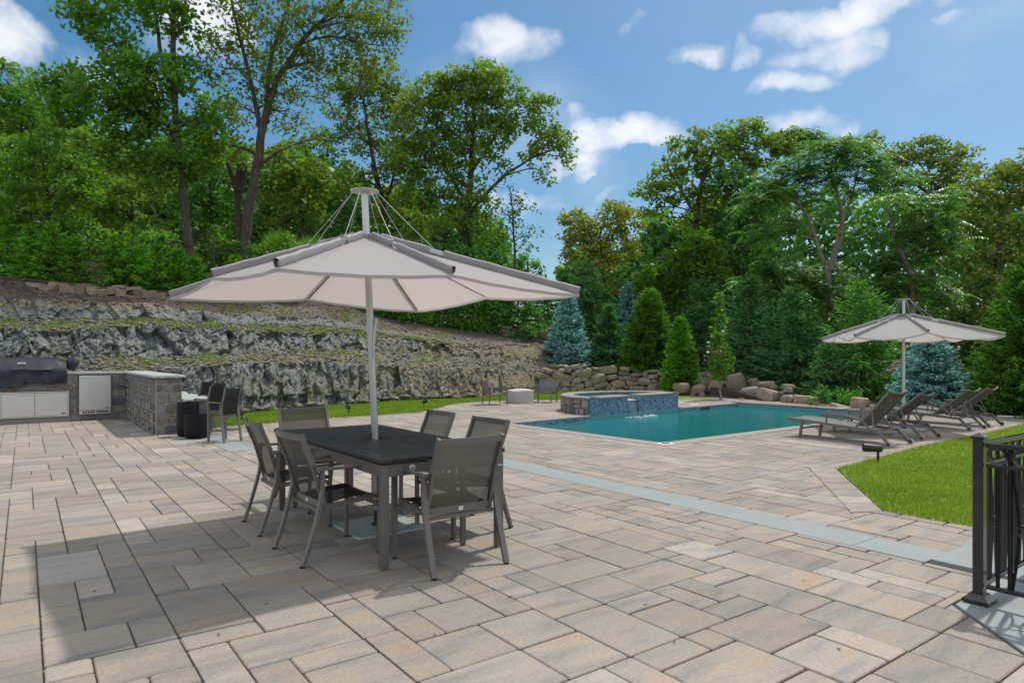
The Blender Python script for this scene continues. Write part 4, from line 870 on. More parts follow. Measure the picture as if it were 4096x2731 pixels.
# ------------------------------------------------------------------ umbrellas
def umbrella(loc, rot, lean, z_rim, z_hub, z_top, plate_rot, label, corner_drop=.065, sagk=1.0):
    root = empty('parasol', loc, 0, label, 'umbrella', 'grey side-lift parasols on steel plates')
    def TM(p): return (p[0] + lean[0] * p[2], p[1] + lean[1] * p[2], p[2])
    mb = MB(); mb.tube([TM((0, 0, .02)), TM((0, 0, z_hub * .5)), TM((0, 0, z_top))], .029, 16); mb.build('pole', M['silver'], root, True)
    c, s = math.cos(plate_rot), math.sin(plate_rot)
    h = .305; mb = MB(); q = [(h * x, h * y) for x, y in ((-1, -.93), (-.93, -1), (.93, -1), (1, -.93), (1, .93), (.93, 1), (-.93, 1), (-1, .93))]; mb.prism([(x * c - y * s, x * s + y * c) for x, y in q], .0, .018, .003); pl = mb.build('base_plate', M['glass_plate'], root)
    mb = MB(); mb.lathe([(.06, .018), (.06, .03), (.042, .034), (.042, .13), (.034, .14)], 20); mb.build('pole_socket', M['blackcap'], root, True)
    mb = MB(); T = TM((0, 0, z_top)); mb.lathe([(.03, -.012), (.112, -.005), (.117, 0), (.117, .004), (.02, .008)], 36, T); mb.build('top_disc', M['firecover'] if False else M['top_disc'], root, True)
    mb = MB(); Hc = TM((0, 0, z_hub)); mb.lathe([(.034, -.045), (.055, -.04), (.055, .0), (.062, .01), (.062, .028), (.035, .034)], 16, Hc); mb.build('hub', M['silver'], root, True)
    hs = 1.22; ribs = []
    for k in range(8):
        a = rot + math.pi / 4 * k; R = hs * (math.sqrt(2) if k % 2 else 1.0); zr = z_rim - (corner_drop if k % 2 else 0)
        tip = np.array(TM((R * math.cos(a), R * math.sin(a), zr))); st = np.array(TM((.06 * math.cos(a), .06 * math.sin(a), z_hub + .005))); ribs.append((st, tip))
    zoff = np.array([0, 0, 1.])
    for k, (st, tip) in enumerate(ribs):
        f = lambda t: st + (tip - st) * t
        mb = MB(); mb.bar(f(0) + zoff * .012, f(.985) + zoff * .012, .018, .026); rb = mb.build('rib', M['silver'], root)
        # cloth sleeve round the rib, open where the stay is fixed
        g0_, g1_ = (.28, .345) if k % 2 else (.30, .37)
        for t0, t1 in ((.035, g0_), (g1_, .998)):
            mb = MB(); d = (tip - st) / np.linalg.norm(tip - st); sd_ = np.cross(d, zoff); sd_ /= np.linalg.norm(sd_); up = np.cross(sd_, d); n_ = 9 if t1 > .5 else 4; vs = []
            prof = [(-.008, -.012), (-.016, .010), (-.014, .036), (0, .046), (.014, .036), (.016, .010), (.008, -.012)]
            for i in range(n_ + 1):
                t = t0 + (t1 - t0) * i / n_; wv_ = .0025 * math.sin(i * 2.3 + k)
                for (x, y) in prof: vs.append(tuple(f(t) + sd_ * (x * 1.1 + wv_) + up * (y + wv_)))
            m_ = len(prof); fs = [(i * m_ + j, i * m_ + j + 1, (i + 1) * m_ + j + 1, (i + 1) * m_ + j) for i in range(n_) for j in range(m_ - 1)]; mb.add(vs, fs); mb.build('rib_sleeve', M['sleeve'], rb, True)
        mb = MB(); p = f((g0_ + g1_) / 2) + zoff * .02; a = rot + math.pi / 4 * k; tp = np.array(T) + np.array([.098 * math.cos(a), .098 * math.sin(a), -.006]); mb.tube([p, (p + tp) / 2 + zoff * -.004, tp], .0024, 5); mb.build('stay_cable', M['cable'], root)
        mb = MB(); mb.bar(f(g0_) + zoff * .024, f(g1_) + zoff * .024, .032, .022); mb.build('stay_bracket', M['silver'], rb)
    for k in range(8):                                       # eight cloth panels hanging between the ribs
        s0, t0 = ribs[k]; s1, t1 = ribs[(k + 1) % 8]; nr, nc = 16, 14; vs = []
        for i in range(nr + 1):
            r = (i / nr)
            for j in range(nc + 1):
                q = j / nc; p = (s0 + (t0 - s0) * r) * (1 - q) + (s1 + (t1 - s1) * r) * q
                sag = 4 * q * (1 - q)
                p = p.copy(); p[2] -= sag * (.010 + .075 * sagk * r * r) + .012
                inn = np.array(TM((0, 0, p[2]))) - p; p += inn * sag * .035 * sagk * r
                p[2] += .0015 * math.sin(j * 1.7 + k * 2 + r * 5) * r
                vs.append(tuple(p))
        for j in range(nc + 1):                              # short hem
            p = np.array(vs[nr * (nc + 1) + j]); vs.append(tuple(p - zoff * .018))
        m_ = nc + 1; fs = [(i * m_ + j, i * m_ + j + 1, (i + 1) * m_ + j + 1, (i + 1) * m_ + j) for i in range(nr + 1) for j in range(nc)]
        mb = MB(); mb.add(vs, fs); pn = mb.build('canopy_panel', M['cloth'], root, True)
        mb = MB(); mb.tube([np.array(v) - zoff * .003 for v in vs[-m_:]], .0018, 4); mb.build('hem_piping', M['sleeve'], pn)
    return root
M['top_disc'] = simple('white_painted_disc', (.60, .57, .55), .5)
u1 = umbrella((-1.106, 5.545, 0), math.radians(-50.2), (-.038, -.022), 1.98, 2.385, 2.765, ANG_B + math.radians(0), 'large pale grey parasol over the dining table, seen from just below its rim', .061, .14)
mb = MB(); mb.tube([(-.006, -.062, 1.72), (-.014, -.066, 1.63), (-.03, -.066, 1.5), (-.025, -.064, 1.40)], .011, 7); mb.build('crank_handle', M['silver'], u1)
u2 = umbrella((7.72, 13.16, 0), math.radians(-12), (.0, .0), 1.865, 2.235, 2.55, math.radians(6), 'smaller looking pale grey parasol farther off, standing among the pool loungers', .07)

# ------------------------------------------------------------------ dining table and chairs
tb = empty('dining_table', P(5.15, 2.385), ANG_A, 'rectangular outdoor dining table with black slatted top and grey metal legs, parasol through its middle', 'table')
LX, LY, TZ = 2.24, 1.0, .73
for sx in (-1, 1):
    for sy in (-1, 1):
        mb = MB(); mb.box((sx * (LX / 2 - .037), sy * (LY / 2 - .037), .345), (.054, .054, .69), bev=.003); lg = mb.build('leg', M['frame'], tb); mb = MB(); mb.box((sx * (LX / 2 - .037), sy * (LY / 2 - .037), .004), (.045, .045, .012)); mb.build('foot_cap', M['blackcap'], lg)
for sy in (-1, 1): mb = MB(); mb.box((0, sy * (LY / 2 - .03), .65), (LX - .13, .03, .08), bev=.002); mb.build('side_rail', M['frame'], tb)
for sx in (-1, 1):
    mb = MB(); mb.box((sx * (LX / 2 - .03), 0, .65), (.03, LY - .13, .08), bev=.002); rl = mb.build('end_rail', M['frame'], tb)
mb = MB(); mb.lathe([(.023, 0), (.023, .004), (.018, .007)], 20); cp = mb.build('round_cap', M['silver'], tb, True); cp.location = (-(LX / 2 - .015), .5 - .235, .655); cp.rotation_euler = (0, -math.pi / 2, 0)
for sy in (-1, 1): mb = MB(); mb.box((0, sy * (LY / 2 - .055), TZ - .016), (LX, .11, .032), bev=.006); mb.build('top_border', M['tabletop'], tb)
for sx in (-1, 1): mb = MB(); mb.box((sx * (LX / 2 - .08), 0, TZ - .0165), (.155, LY - .225, .03), bev=.003); mb.build('top_end', M['tabletop'], tb)
ns = 15; pit = (LY - .226) / ns; smb = None
for k in range(ns):
    y = -(LY - .226) / 2 + pit * (k + .5)
    if smb is None: mb = MB(); mb.box((0, 0, 0), (LX - .318, pit - .014, .022), bev=.003); smb = mb.mesh('slat', M['tabletop'])
    if abs(y) < .03:                                        # the middle slat is split round the pole
        for sx in (-1, 1): mb = MB(); mb.box((sx * (LX / 4 - .05), y, TZ - .0125), (LX / 2 - .20, pit - .007, .022), bev=.003); mb.build('slat', M['tabletop'], tb)
        continue
    so = bpy.data.objects.new('slat', smb); so.location = (0, y, TZ - .0125); put(so, tb)
mb = MB()
for x in (-.6, 0.12, .6): mb.box((x, 0, TZ - .033), (.06, LY - .1, .014))
mb.build('cross_batten', M['frame'], tb)
pc = empty('parasol_collar', P(5.19, 2.37, TZ), 0, 'black rubber collar round the parasol pole on the table top', 'collar')
mb = MB(); n_ = 28; vs = []; px, py = 0, 0
for i in range(n_):
    t = 2 * math.pi * i / n_
    for r, z in ((.034, .0), (.036, .035), (.06 + .012 * math.sin(3 * t), .04 + .012 * math.sin(3 * t)), (.075 + .02 * math.sin(2 * t + .5), .012 + .014 * (1 + math.sin(3 * t)))): vs.append((r * math.cos(t), r * math.sin(t), z + .001))
fs = [(i * 4 + j, ((i + 1) % n_) * 4 + j, ((i + 1) % n_) * 4 + j + 1, i * 4 + j + 1) for i in range(n_) for j in range(3)]
mb.add(vs, fs); mb.build('rubber_flap', M['blackcap'], pc, True)
def catmull(pts, n=6):
    pts = [np.array(p, float) for p in pts]; out = []
    for i in range(len(pts) - 1):
        p0, p1, p2, p3 = pts[max(i - 1, 0)], pts[i], pts[i + 1], pts[min(i + 2, len(pts) - 1)]
        for k in range(n): t = k / n; out.append(.5 * ((2 * p1) + (-p0 + p2) * t + (2 * p0 - 5 * p1 + 4 * p2 - p3) * t * t + (-p0 + 3 * p1 - 3 * p2 + p3) * t ** 3))
    out.append(pts[-1]); return out
def sheet(fn, nu, nv, m, name, parent, smooth=True):
    mb = MB(); vs = [tuple(fn(i / nu, j / nv)) for i in range(nu + 1) for j in range(nv + 1)]; k = nv + 1
    mb.add(vs, [(i * k + j, (i + 1) * k + j, (i + 1) * k + j + 1, i * k + j + 1) for i in range(nu) for j in range(nv)]); return mb.build(name, m, parent, smooth)
def make_chair():                                            # local +y is the way the sitter faces
    root = empty('dining_chair', (0, 0, 0), 0, '', 'chair', 'sling chairs around the dining table')
    backp = [(-.115, .355), (-.135, .43), (-.165, .55), (-.205, .68), (-.255, .80), (-.285, .885)]
    for s in (-1, 1):
        mb = MB(); cv = catmull([(s * .245, y, z) for y, z in backp], 4); mb.tube(cv, 0, sq=(.036, .022)); mb.build('back_post', M['frame'], root)
        # rear leg: from the arm, down and back to the floor
        mb = MB(); cv = catmull([(s * .278, -.150, .632), (s * .278, -.150, .52), (s * .278, -.165, .40), (s * .28, -.225, .18), (s * .28, -.283, .012)], 4); mb.tube(cv, 0, sq=(.022, .040)); lg = mb.build('rear_leg', M['frame'], root)
        mb = MB(); mb.box((s * .28, -.285, .006), (.018, .034, .012)); mb.build('foot_cap', M['blackcap'], lg)
        mb = MB(); mb.bar((s * .28, .275, .012), (s * .28, .275, .632), .040, .022, up=(0, 1, 0)); lg = mb.build('front_leg', M['frame'], root)
        mb = MB(); mb.box((s * .28, .275, .006), (.018, .034, .012)); mb.build('foot_cap', M['blackcap'], lg)
        mb = MB(); mb.box((s * .288, .055, .643), (.048, .50, .018), bev=.004); mb.box((s * .288, -.155, .655), (.05, .085, .014), bev=.004); mb.build('armrest', M['frame'], root)
        mb = MB(); mb.bar((s * .25, -.13, .375), (s * .25, .255, .410), .022, .03); mb.build('seat_rail', M['frame'], root)
        mb = MB(); mb.lathe([(.006, 0), (.006, .008)], 8); b_ = mb.build('bolt', M['silver'], root); b_.location = (s * .264, -.178, .60); b_.rotation_euler = (0, s * math.pi / 2, 0)
    mb = MB(); mb.tube([(-.24 + .48 * i / 8, -.283 - .030 * math.sin(math.pi * i / 8), .862) for i in range(9)], 0, sq=(.020, .040)); mb.build('top_rail', M['frame'], root)
    mb = MB(); mb.tube([(-.24 + .48 * i / 6, -.128 - .012 * math.sin(math.pi * i / 6), .392) for i in range(7)], 0, sq=(.018, .048)); br = mb.build('back_rail', M['frame'], root)
    mb = MB(); mb.box((0, -.1505, .394), (.032, .002, .026)); bd = mb.build('maker_badge', M['white'], br)
    mb = MB(); mb.lathe([(.0045, 0), (.0045, .0015)], 8); e1 = mb.build('badge_mark', M['blackcap'], bd) if False else mb.build('badge_mark', M['blackcap'], br); e1.location = (0, -.1516, .398); e1.rotation_euler = (math.pi / 2, 0, 0)
    mb = MB(); mb.tube([(-.24 + .48 * i / 6, .262, .405 - .012 * math.sin(math.pi * i / 6)) for i in range(7)], 0, sq=(.022, .026)); mb.build('front_rail', M['frame'], root)
    mb = MB(); mb.bar((-.28, .26, .36), (.28, .26, .36), .02, .026); mb.bar((-.265, -.14, .35), (.265, -.14, .35), .02, .026); mb.build('stretcher', M['frame'], root)
    bz = [p[1] for p in backp]; by = [p[0] for p in backp]
    def bk(u, v):
        z = .415 + (.845 - .415) * v; x = -.234 + .468 * u; y = np.interp(z, bz, by); return (x, y - .028 * math.sin(math.pi * u) * (.4 + .6 * v), z)
    sheet(bk, 10, 10, M['sling'], 'back_sling', root)
    def st(u, v):
        y = -.125 + .395 * v; x = -.24 + .48 * u; z = .392 + .036 * v + .012 * math.sin(v * math.pi); return (x, y, z - .020 * math.sin(math.pi * u) - (.012 * max(0, v - .9) * 10))
    sheet(st, 10, 8, M['sling_dark'], 'seat_sling', root)
    return root
ch = make_chair()
fA, fB, fnA, fnB = ANG_A - math.pi / 2, ANG_B - math.pi / 2, ANG_A + math.pi / 2, ANG_B + math.pi / 2
CH = [(3.965, 2.365, fA, 'chair at the near end of the table, seen from behind with its mesh back'), (4.70, 1.775, fB, 'chair on the left side of the table, nearer the viewer of the two there'),
      (5.66, 1.79, fB, 'chair on the left side of the table, farther back of the two there'), (4.71, 2.94, fnB, 'chair on the right side of the table, mostly hidden by the end chair'),
      (5.635, 2.98, fnB, 'chair on the right side of the table, the one just right of the parasol pole'), (6.53, 2.32, fnA, 'chair at the far head of the table facing the viewer, mesh back lit pale')]
for i, (a_, b_, rz, lb) in enumerate(CH):
    c = ch if i == 0 else copy_tree(ch); c.location = P(a_, b_); c.rotation_euler = (0, 0, rz + (0, .03, -.04, .03, -.02, .03)[i]); c['label'] = lb

# ------------------------------------------------------------------ sun loungers: local +y towards the feet
def make_lounger(top_y, top_z, hinge_y, first=True):
    root = empty('sun_lounger', (0, 0, 0), 0, '', 'sun lounger', 'sun loungers in a row beside the pool')
    w = .31
    for s in (-1, 1):
        mb = MB(); cv = [(s * w, .93, .315), (s * w, .60, .305), (s * w, .1, .275), (s * w, -.40, .245), (s * w, -.70, .222)]; mb.tube(cv, 0, sq=(.028, .045)); mb.build('side_rail', M['frame'], root)
        mb = MB(); mb.bar((s * w, -.69, .232), (s * w, -.855, .055), .030, .045, up=(0, 1, 0)); lg = mb.build('wheel_leg', M['frame'], root)
        wh = MB(); wh.lathe([(.012, -.013), (.040, -.015), (.046, -.010), (.046, .010), (.040, .015), (.012, .013)], 20); wo = wh.build('wheel', M['wheel'], root, True); wo.location = (s * (w + .034), -.875, .047); wo.rotation_euler = (0, math.pi / 2, 0)
        hb = MB(); hb.lathe([(.029, -.0165), (.029, .0165)], 16); hb.build('hub_cap', M['blackcap'], wo); hb = MB(); hb.lathe([(.006, -.019), (.006, .019)], 8); hb.build('axle', M['silver'], wo)
        mb = MB(); mb.bar((s * w, .62, .30), (s * (w - .01), .665, .0), .028, .045, up=(0, 1, 0)); mb.build('foot_leg', M['frame'], root)
        # arm frame
        mb = MB(); mb.tube([(s * (w + .022), .16, .285), (s * (w + .022), .145, .47), (s * (w + .022), -.16, .455), (s * (w + .022), -.47, .385), (s * (w + .022), -.60, .215)], 0, sq=(.020, .030)); mb.build('arm_frame', M['frame'], root)
        mb = MB(); k = .45; yb, zb_ = hinge_y + (top_y - hinge_y) * k, .29 + (top_z - .29) * k; mb.tube([(s * (w - .03), yb, zb_), (s * (w - .02), -.62, .25)], 0, sq=(.014, .018)); mb.build('back_strut', M['frame'], root)
        mb = MB(); mb.tube([(s * (w - .028), hinge_y + .03, .275), (s * (w - .028), (hinge_y + top_y) / 2 + .012, (.29 + top_z) / 2 - .02), (s * (w - .028), top_y, top_z)], 0, sq=(.026, .03)); mb.build('back_rail', M['frame'], root)
    for (y, z, nm) in ((-.78, .135, 'rear_crossbar'), (.64, .17, 'front_crossbar'), (-.66, .235, 'head_crossbar')): mb = MB(); mb.bar((-w, y, z), (w, y, z), .035, .022); mb.build(nm, M['frame'], root)
    mb = MB(); mb.tube([(-w + .03 + (2 * w - .06) * i / 8, top_y + .018 * 0, top_z - .055 * math.sin(math.pi * i / 8) + .004) for i in range(9)], 0, sq=(.022, .026)); mb.build('top_rail', M['frame'], root)
    mb = MB(); mb.tube([(-w + .0 + 2 * w * i / 8, .93, .315 - .055 * math.sin(math.pi * i / 8)) for i in range(9)], 0, sq=(.02, .024)); mb.build('foot_rail', M['frame'], root)
    mb = MB(); mb.tube([(-w + 2 * w * i / 8, .10, .27 - .06 * math.sin(math.pi * i / 8)) for i in range(9)], 0, sq=(.03, .02)); mb.build('sag_bar', M['frame'], root)
    sheet(lambda u, v: (-w + .012 + (2 * w - .024) * u, hinge_y - .02 + (.945 - hinge_y + .02) * v, np.interp(hinge_y + (.945 - hinge_y) * v, [-.4, .1, .6, .93], [.262, .295, .325, .335]) - .018 * math.sin(math.pi * u)), 6, 12, M['sling_grey'], 'bed_sling', root)
    sheet(lambda u, v: (-w + .035 + (2 * w - .07) * u, hinge_y + (top_y - hinge_y) * v - .045 * math.sin(math.pi * u) * (.35 + .65 * v) * .6, .285 + (top_z - .285) * v - .05 * math.sin(math.pi * u) * (.35 + .65 * v)), 8, 10, M['sling_brown'], 'back_sling', root)
    return root
LG = [(5.80, 11.27, .87, .05, 'sun lounger nearest the viewer, its grey back raised the steepest'), (5.88, 12.55, .78, .0, 'second lounger from the left, standing left of the far parasol pole'),
      (5.97, 14.85, .80, .03, 'third lounger from the left, just right of the far parasol pole'), (6.02, 15.92, .81, .02, 'rightmost lounger, farthest away along the pool')]
lg1 = make_lounger(-.86, .87, -.36); lg2 = make_lounger(-.83, .79, -.24)
for i, (a_, b_, tz, dr, lb) in enumerate(LG):
    o = lg1 if i == 0 else (lg2 if i == 1 else copy_tree(lg2)); o.location = P(a_, b_); o.rotation_euler = (0, 0, ANG_A - math.pi / 2 - dr); o['label'] = lb

# ------------------------------------------------------------------ lounge chairs and the covered fire pit
def lounge_chair(loc, rz, label):
    root = empty('lounge_chair', loc, rz, label, 'chair', 'low sling chairs beside the covered fire pit'); w = .31
    for s in (-1, 1):
        mb = MB(); mb.tube([(s * w, -.27, 0), (s * w, -.235, .47)], 0, sq=(.024, .036)); mb.build('rear_leg', M['frame'], root)
        mb = MB(); mb.tube([(s * w, .30, 0), (s * w, .285, .48)], 0, sq=(.024, .036)); mb.build('front_leg', M['frame'], root)
        mb = MB(); mb.bar((s * (w + .005), -.27, .49), (s * (w + .005), .32, .49), .045, .018); mb.build('armrest', M['frame'], root)
        mb = MB(); mb.bar((s * (w - .02), -.23, .29), (s * (w - .02), .29, .33), .022, .03); mb.build('seat_rail', M['frame'], root)
        mb = MB(); mb.tube([(s * (w - .03), -.20, .28), (s * (w - .03), -.27, .48), (s * (w - .03), -.37, .70)], 0, sq=(.03, .022)); mb.build('back_post', M['frame'], root)
    mb = MB(); mb.bar((-w, .285, .31), (w, .285, .31), .022, .03); mb.bar((-w, -.24, .27), (w, -.24, .27), .022, .03); mb.build('stretcher', M['frame'], root)
    mb = MB(); mb.bar((-w + .03, -.37, .70), (w - .03, -.37, .70), .022, .026); mb.build('top_rail', M['frame'], root)
    sheet(lambda u, v: (-w + .035 + (2 * w - .07) * u, np.interp(v, [0, .5, 1], [-.205, -.27, -.365]), .30 + .39 * v), 6, 8, M['sling_grey'], 'back_sling', root)
    sheet(lambda u, v: (-w + .03 + (2 * w - .06) * u, -.21 + .49 * v, .30 + .035 * v - .02 * math.sin(math.pi * u)), 6, 6, M['sling_grey'], 'seat_sling', root)
    return root
x, y, _ = P(16.33, 11.33)
lounge_chair((-.53, 19.95, 0), math.radians(-68), 'low grey chair left of the covered fire pit, facing right')
lounge_chair((1.02, 20.9, 0), math.radians(158), 'low grey chair right of the covered fire pit, its back to the boulder wall') 
fp = empty('covered_fire_pit', (.245, 20.75, 0), .3, 'fire pit under a faded pinkish grey round fitted cover', 'fire pit')
mb = MB(); n_ = 40; vs = []; R = .43
rows = [(1.04, 0), (1.03, .02), (1.0, .03), (.995, .20), (1.0, .36), (.99, .385), (.80, .405), (.3, .44), (.0, .445)]
for r, z in rows:
    for i in range(n_):
        t = 2 * math.pi * i / n_; pl = 1 + (.012 * math.sin(9 * t) + .008 * math.sin(17 * t + 1)) * (z < .38); oc = 1 + .025 * math.cos(8 * t)
        zz = z + (.008 * math.sin(4 * t + 1) if z > .3 and z < .42 else 0); vs.append((R * r * pl * oc * math.cos(t), R * r * pl * oc * math.sin(t), zz))
fs = [(i * n_ + j, i * n_ + (j + 1) % n_, (i + 1) * n_ + (j + 1) % n_, (i + 1) * n_ + j) for i in range(len(rows) - 1) for j in range(n_)]; mb.add(vs, fs); cv_ = mb.build('cover', M['firecover'], fp, True)
mb = MB(); mb.lathe([(R * 1.06, 0), (R * 1.06, .018), (R * .9, .02)], 40); mb.build('base_ring', M['frame'], fp)

# ------------------------------------------------------------------ outdoor kitchen
KA = 17.66
kit = bpy.data.objects.new('outdoor_kitchen', None); KO = P(KA, 0); kit.location = KO; put(kit); tag(kit, 'stone clad outdoor kitchen counter with stainless steel doors and a raised bar', 'kitchen counter')
def kb(a0, a1, b0, b1, z0, z1, m, name, parent=kit, bev=0, dz=0):   # box in paving coordinates, parented to the kitchen
    q = [P(a, b) for a, b in ((a0, b0), (a0, b1), (a1, b1), (a1, b0))]; q = [(v[0] - KO[0], v[1] - KO[1]) for v in q]; q = q if area(q) > 0 else q[::-1]; mb = MB()
    n = 4; vs = [(x, y, z0) for x, y in q] + [(x, y, z1) for x, y in q]; mb.add(vs, [(0, 1, 5, 4), (1, 2, 6, 5), (2, 3, 7, 6), (3, 0, 4, 7), (4, 5, 6, 7), (3, 2, 1, 0)]); return mb.build(name, m, parent)
kb(KA + .02, KA + .72, -2.6, 1.92, -.02, 1.03, M['mortar'], 'counter_core')
kb(13.60, KA + .72, 1.925, 2.36, -.02, 1.03, M['mortar'], 'bar_core')
kb(13.62, 17.2, 2.362, 2.80, -.02, .59, M['mortar'], 'low_bar_core')
# openings (measured along the wall from b=-2.6)
ho = 2.6
veneer((KA, -2.6), (KA, 1.90), 0.0, 1.03, kit, KO, .13, .34, rows=[.13, .17, .20, .16, .13, .24], holes=[(-.42 + ho - .01, .80 + ho + .01, .11, .67), (.97 + ho - .008, 1.60 + ho + .008, .13, 1.03)], depth=.05)
veneer((KA, 1.91), (13.62, 1.91), 0, 1.03, kit, KO, .12, .27, depth=.05)
veneer((13.6, 1.93), (13.6, 2.36), 0, 1.03, kit, KO, .11, .17, rows=[.17, .19, .2, .2, .16, .11], depth=.06)
veneer((13.61, 2.38), (13.61, 2.80), 0, .59, kit, KO, .11, .18, depth=.06)
veneer((13.63, 2.81), (17.2, 2.81), 0, .59, kit, KO, .13, .28, depth=.05)
def topslab(poly, z0, z1, name):
    # rough split edge: subdivide the outline and jitter it
    q = []
    for i in range(len(poly)):
        p, r_ = poly[i], poly[(i + 1) % len(poly)]; l = math.hypot(r_[0] - p[0], r_[1] - p[1]); n = max(1, int(l / .07))
        for k in range(n): t = k / n; q.append((p[0] + (r_[0] - p[0]) * t, p[1] + (r_[1] - p[1]) * t))
    w = [P(*x) for x in q]; w = [(v[0] - KO[0], v[1] - KO[1]) for v in w]; w = w if area(w) > 0 else w[::-1]; n = len(w); cx = sum(v[0] for v in w) / n; cy = sum(v[1] for v in w) / n; vs = []
    rows = []
    for zi, z in enumerate((z0, z0 + (z1 - z0) * .35, z0 + (z1 - z0) * .7, z1)):
        for (x, y) in w:
            j = rr.uniform(-.012, .012) if zi < 3 else -.012; d = math.hypot(x - cx, y - cy); vs.append((x + (x - cx) / d * j, y + (y - cy) / d * j, z + (rr.uniform(-.005, .005) if 0 < zi < 3 else 0)))
    fs = [(i * n + j, i * n + (j + 1) % n, (i + 1) * n + (j + 1) % n, (i + 1) * n + j) for i in range(3) for j in range(n)] + [tuple(3 * n + j for j in range(n)), tuple(range(n))[::-1]]
    mb = MB(); mb.add(vs, fs); return mb.build(name, M['slate_top'], kit)
topslab([(KA - .04, -2.6), (KA - .04, 1.87), (KA + .76, 1.87), (KA + .76, -2.6)], 1.032, 1.075, 'counter_top')
topslab([(13.52, 1.873), (KA + .76, 1.873), (KA + .76, 2.42), (13.52, 2.42)], 1.033, 1.078, 'bar_top')
topslab([(13.54, 2.375), (17.25, 2.375), (17.25, 2.93), (13.54, 2.93)], .592, .632, 'low_bar_top')
def door(b0, b1, z0, z1, dep, name, parent, m='steel'): return kb(KA - dep, KA + .018, b0, b1, z0, z1, M[m], name, parent)
f1 = kb(KA - .045, KA + .016, -.41, .80, .115, .665, M['steel'], 'access_frame')
kb(KA - .0465, KA - .046, -.385, .775, .14, .64, M['door_dark'], 'frame_gap', f1) if False else None
for (b0, b1) in ((-.383, .183), (.192, .775)):
    d = kb(KA - .062, KA - .046, b0, b1, .142, .637, M['steel'], 'access_door'); 
    d2 = kb(KA - .0455, KA - .0452, b0 - .008, b1 + .008, .134, .645, M['door_dark'], 'door_shadow_gap')
def handle(b0, b1, z, dep=.062):
    q0, q1 = P(KA - dep - .028, b0, z), P(KA - dep - .028, b1, z); mb = MB(); mb.tube([(v[0] - KO[0], v[1] - KO[1], v[2]) for v in (q0, q1)], .0085, 8)
    for b in (b0 + .02, b1 - .02):
        p0, p1 = P(KA - dep, b, z), P(KA - dep - .028, b, z); mb.tube([(v[0] - KO[0], v[1] - KO[1], v[2]) for v in (p0, p1)], .006, 6)
    return mb.build('door_handle', M['steel'], kit)
handle(-.05, .16, .605); handle(.215, .42, .605)
fr = kb(KA - .03, KA + .016, .975, 1.595, .14, 1.005, M['door_dark'], 'fridge_body')
kb(KA - .075, KA - .031, .985, 1.588, .235, 1.0, M['steel'], 'fridge_door')
kb(KA - .06, KA - .031, .985, 1.588, .145, .225, M['steel'], 'vent_panel')
for k in range(10):
    b = 1.05 + k * .048 + (.03 if k > 4 else 0); kb(KA - .0615, KA - .0602, b, b + .036, .165, .21, M['door_dark'], 'vent_slot')
handle(1.05, 1.25, .965, .075)
def badge(b, z, dep, w=.045, h=.012, m='door_dark', mark=False):
    mb = MB(); n = 20; c = P(KA - dep, b, z); vs = []
    for k, dd in ((0, 0), (1, .004)):
        for i in range(n):
            t = 2 * math.pi * i / n; p = P(KA - dep - dd, b + w * math.cos(t), z + h * math.sin(t)); vs.append((p[0] - KO[0], p[1] - KO[1], p[2]))
    mb.add(vs, [(i, (i + 1) % n, n + (i + 1) % n, n + i) for i in range(n)] + [tuple(n + i for i in range(n))]); o = mb.build('maker_badge', M[m], kit); return o
badge(.70, .185, .0625); badge(1.52, .275, .0755)
# grill under its cover
gc = bpy.data.objects.new('covered_grill', None); GO = P(KA + .2, -.3, 0); gc.location = GO; put(gc); tag(gc, 'built-in grill under a black fitted vinyl cover on the stone counter', 'grill')
prof = [(-.115, .80), (-.10, .86), (-.085, .98), (-.075, 1.10), (-.095, 1.145), (-.03, 1.20), (.10, 1.30), (.22, 1.385), (.40, 1.405), (.56, 1.39), (.62, 1.25), (.63, 1.08)]
nb = 46; vs = []
for j in range(nb + 1):
    b = -1.9 + 2.66 * j / nb; e_ = min(1, (nb - j) / 3.)
    for i, (da, z) in enumerate(prof):
        wr_ = .020 * math.sin(b * 4.3 + i * .9) + .016 * math.sin(b * 9.1 - i * 1.3 + 2 * math.sin(b * 2)) + .009 * math.sin(b * 21 + i * 2.1); zz = z
        if i == 0: zz = .80 + .035 * math.sin(b * 3.1 + .5) + .012 * math.sin(b * 11)
        if i in (1, 2, 3): da = da - .03 * math.sin(b * 5 + i) - .015
        top = (1 - e_) * .06
        p = P(KA + da + wr_ * (i < 6), b - (1 - e_) * 0, zz - (top if z > 1.2 else 0) + wr_ * .3); vs.append((p[0] - GO[0], p[1] - GO[1], p[2]))
m_ = len(prof); mb = MB(); mb.add(vs, [(j * m_ + i, j * m_ + i + 1, (j + 1) * m_ + i + 1, (j + 1) * m_ + i) for j in range(nb) for i in range(m_ - 1)])
k0 = len(mb.v); mb.add([mb.v[nb * m_ + i] for i in range(m_)], [tuple(range(m_))]); mb.build('cover', M['grillcover'], gc, True)
mb = MB(); c = P(KA + .42, .86, 1.26); o = bpy.data.objects.new('cover_fold', rockmesh(900, 'cover_fold', M['grillcover'], .4, 4, .07)); o.location = (c[0] - GO[0], c[1] - GO[1], c[2]); o.scale = (.30, .34, .30); o.rotation_euler = (.2, .3, ANG_B); put(o, gc)
mb = MB(); n = 24; vs = []
def gpt(b, t, d=0):                                         # a point on the sloping front of the cover
    p = P(KA - .035 + .135 * t - d * .6, b, 1.20 + .10 * t + d * .8); return (p[0] - GO[0], p[1] - GO[1], p[2])
for i in range(n): t = 2 * math.pi * i / n; vs.append(gpt(-.04 + .075 * math.cos(t), .62 + .22 * math.sin(t), .02))
mb.add(vs, [tuple(range(n))]); bo = mb.build('maker_badge', M['white'], gc)
mb = MB(); vs = []
